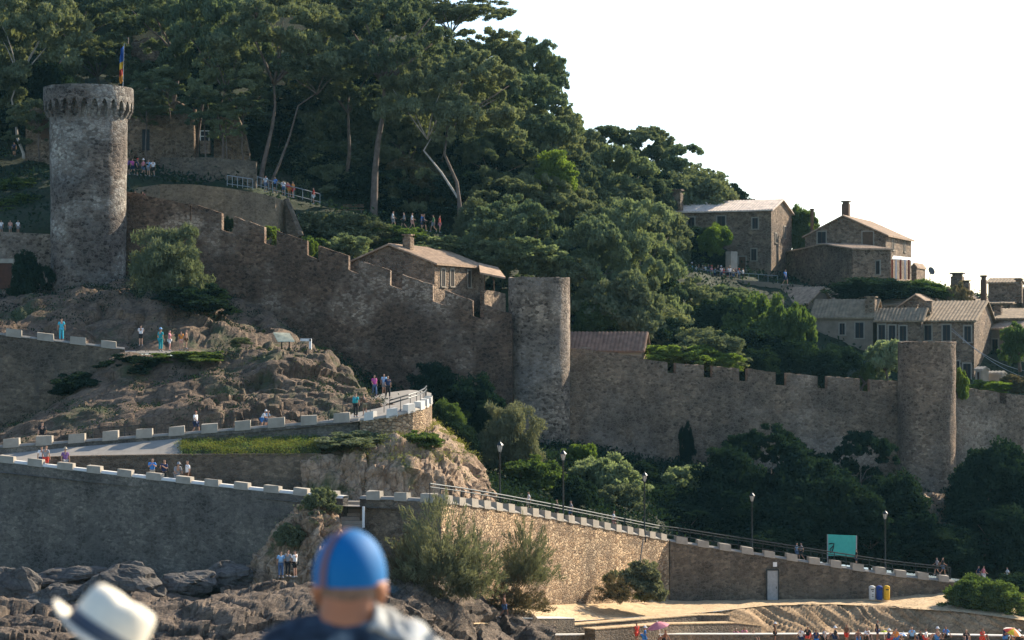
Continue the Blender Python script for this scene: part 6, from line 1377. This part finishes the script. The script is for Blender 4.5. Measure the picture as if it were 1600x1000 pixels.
hair = MB(); ell(hair, off((0, .025, hz-.012)), (.086, .1, .105), 24, 12, -.55, -.05); hair.build('hair', plain('short_grey_hair', (.2, .13, .09), .9, .3, 40), t, True)
# person in the pale trilby
t2, s2 = big_person(158, 4.9, CZ-(940-HOR)*4.9/F, 'person seen from behind in a tilted cream trilby with a dark band, out of focus', 0, None)
o1 = ORG[t2.name]; hz = CZ-(940-HOR)*4.9/F-.145-23.75; o0 = o1; d_ = -(1.62-hz)-.0
J2 = {}; rr2 = {}; E2 = [('pel', 'wai'), ('wai', 'che'), ('che', 'up'), ('up', 'nk0'), ('nk0', 'nk1'), ('nk1', 'h0'), ('h0', 'h1'), ('h1', 'h2'), ('h0', 'nose'), ('h0', 'chin')]
J2 = {'pel': (0, 0, .90), 'wai': (0, 0, 1.05), 'che': (0, 0, 1.20), 'up': (0, -.01, 1.30), 'nk0': (0, 0, hz-.19), 'nk1': (0, .01, hz-.12), 'h0': (0, .02, hz-.04), 'h1': (0, .025, hz+.02), 'h2': (0, .025, hz+.06), 'nose': (-.03, .12, hz-.04), 'chin': (-.02, .1, hz-.11)}
rr2 = dict(rr); [rr2.pop(k) for k in list(rr2) if k.startswith('ear')]
rr2 = {k: v for k, v in rr2.items() if k in J2}; limbs(J2, rr2, E2, .18, 1.33)
me = skin_mesh({k: (J2[k], rr2[k]) for k in J2}, E2, 'pel', 2, 'body'); me.materials.append(mskin); ob = bpy.data.objects.new('body', me); sc.collection.objects.link(ob); ob.parent = t2
shirt(J2, cloth('dark shirt', (.04, .035, .03)), t2, X); trousers(J2, cloth('khaki', CL['khaki']), t2)
hair = MB(); ell(hair, off((0, .02, hz-.01)), (.09, .105, .11), 24, 14, -.75, .5); hair.build('hair', plain('dark_brown_hair', (.05, .025, .015), .8, .3, 40), t2, True)
Mt = Matrix.Rotation(R(32), 3, 'Y') @ Matrix.Rotation(R(-8), 3, 'X'); hb = off((-.005, .02, hz+.045))
def ring(mb, prof, n=40, pinch=True):
    G = []
    for r_, z_ in prof:
        L = []
        for j in range(n+1):
            a = 2*math.pi*j/n; p = Vector((math.cos(a)*r_*.93, math.sin(a)*r_*1.08, z_))
            if pinch and z_ > .085: p.z -= .02*max(0, 1-abs(math.cos(a))*2.2)*(1 if r_ < .08 else .3)
            if r_ > .11: p.z += .030*abs(math.cos(a))**2*(r_-.10)/.06
            L.append(hb+Mt @ p)
        G.append(L)
    mb.grid(G)
hm = plain('cream_straw', (.74, .68, .55), .85, .06, 30)
mb = MB(); ring(mb, [(.158, -.004), (.160, 0), (.13, .003), (.107, .006), (.104, .02), (.1, .06), (.094, .10), (.082, .118), (.055, .12), (.02, .105), (.002, .102)]); ring(mb, [(.158, -.004), (.13, -.003), (.10, .0)]); ht = mb.build('hat', hm, t2, True)
mb = MB(); ring(mb, [(.1065, .008), (.1085, .012), (.1055, .040), (.1035, .042)], pinch=False); mb.build('hat_band', plain('slate_band', (.06, .075, .10), .7, .1), ht, True)
assert len(set(ALLP)) == len(ALLP)

# ---------------------------------------------------------------- bluish veil added to lift the shadows
mb = MB(); mb.box((150, 230, 50), (1500, 560, 104)); hz_ = mb.build('veil', None); setp(hz_, 'added thin bluish haze over the whole scene', 'veil', kind='stuff')
hm_ = bpy.data.materials.new('shadow_veil'); hm_.use_nodes = True; hn = hm_.node_tree; hn.nodes.remove(hn.nodes['Principled BSDF'])
pv = hn.nodes.new('ShaderNodeVolumePrincipled'); pv.inputs['Color'].default_value = (.35, .8, 1.0, 1); pv.inputs['Density'].default_value = .00004; pv.inputs['Anisotropy'].default_value = .3  # thin volume added to tint and lift dark areas
hn.links.new(pv.outputs[0], hn.nodes['Material Output'].inputs['Volume']); hz_.data.materials.clear(); hz_.data.materials.append(hm_)
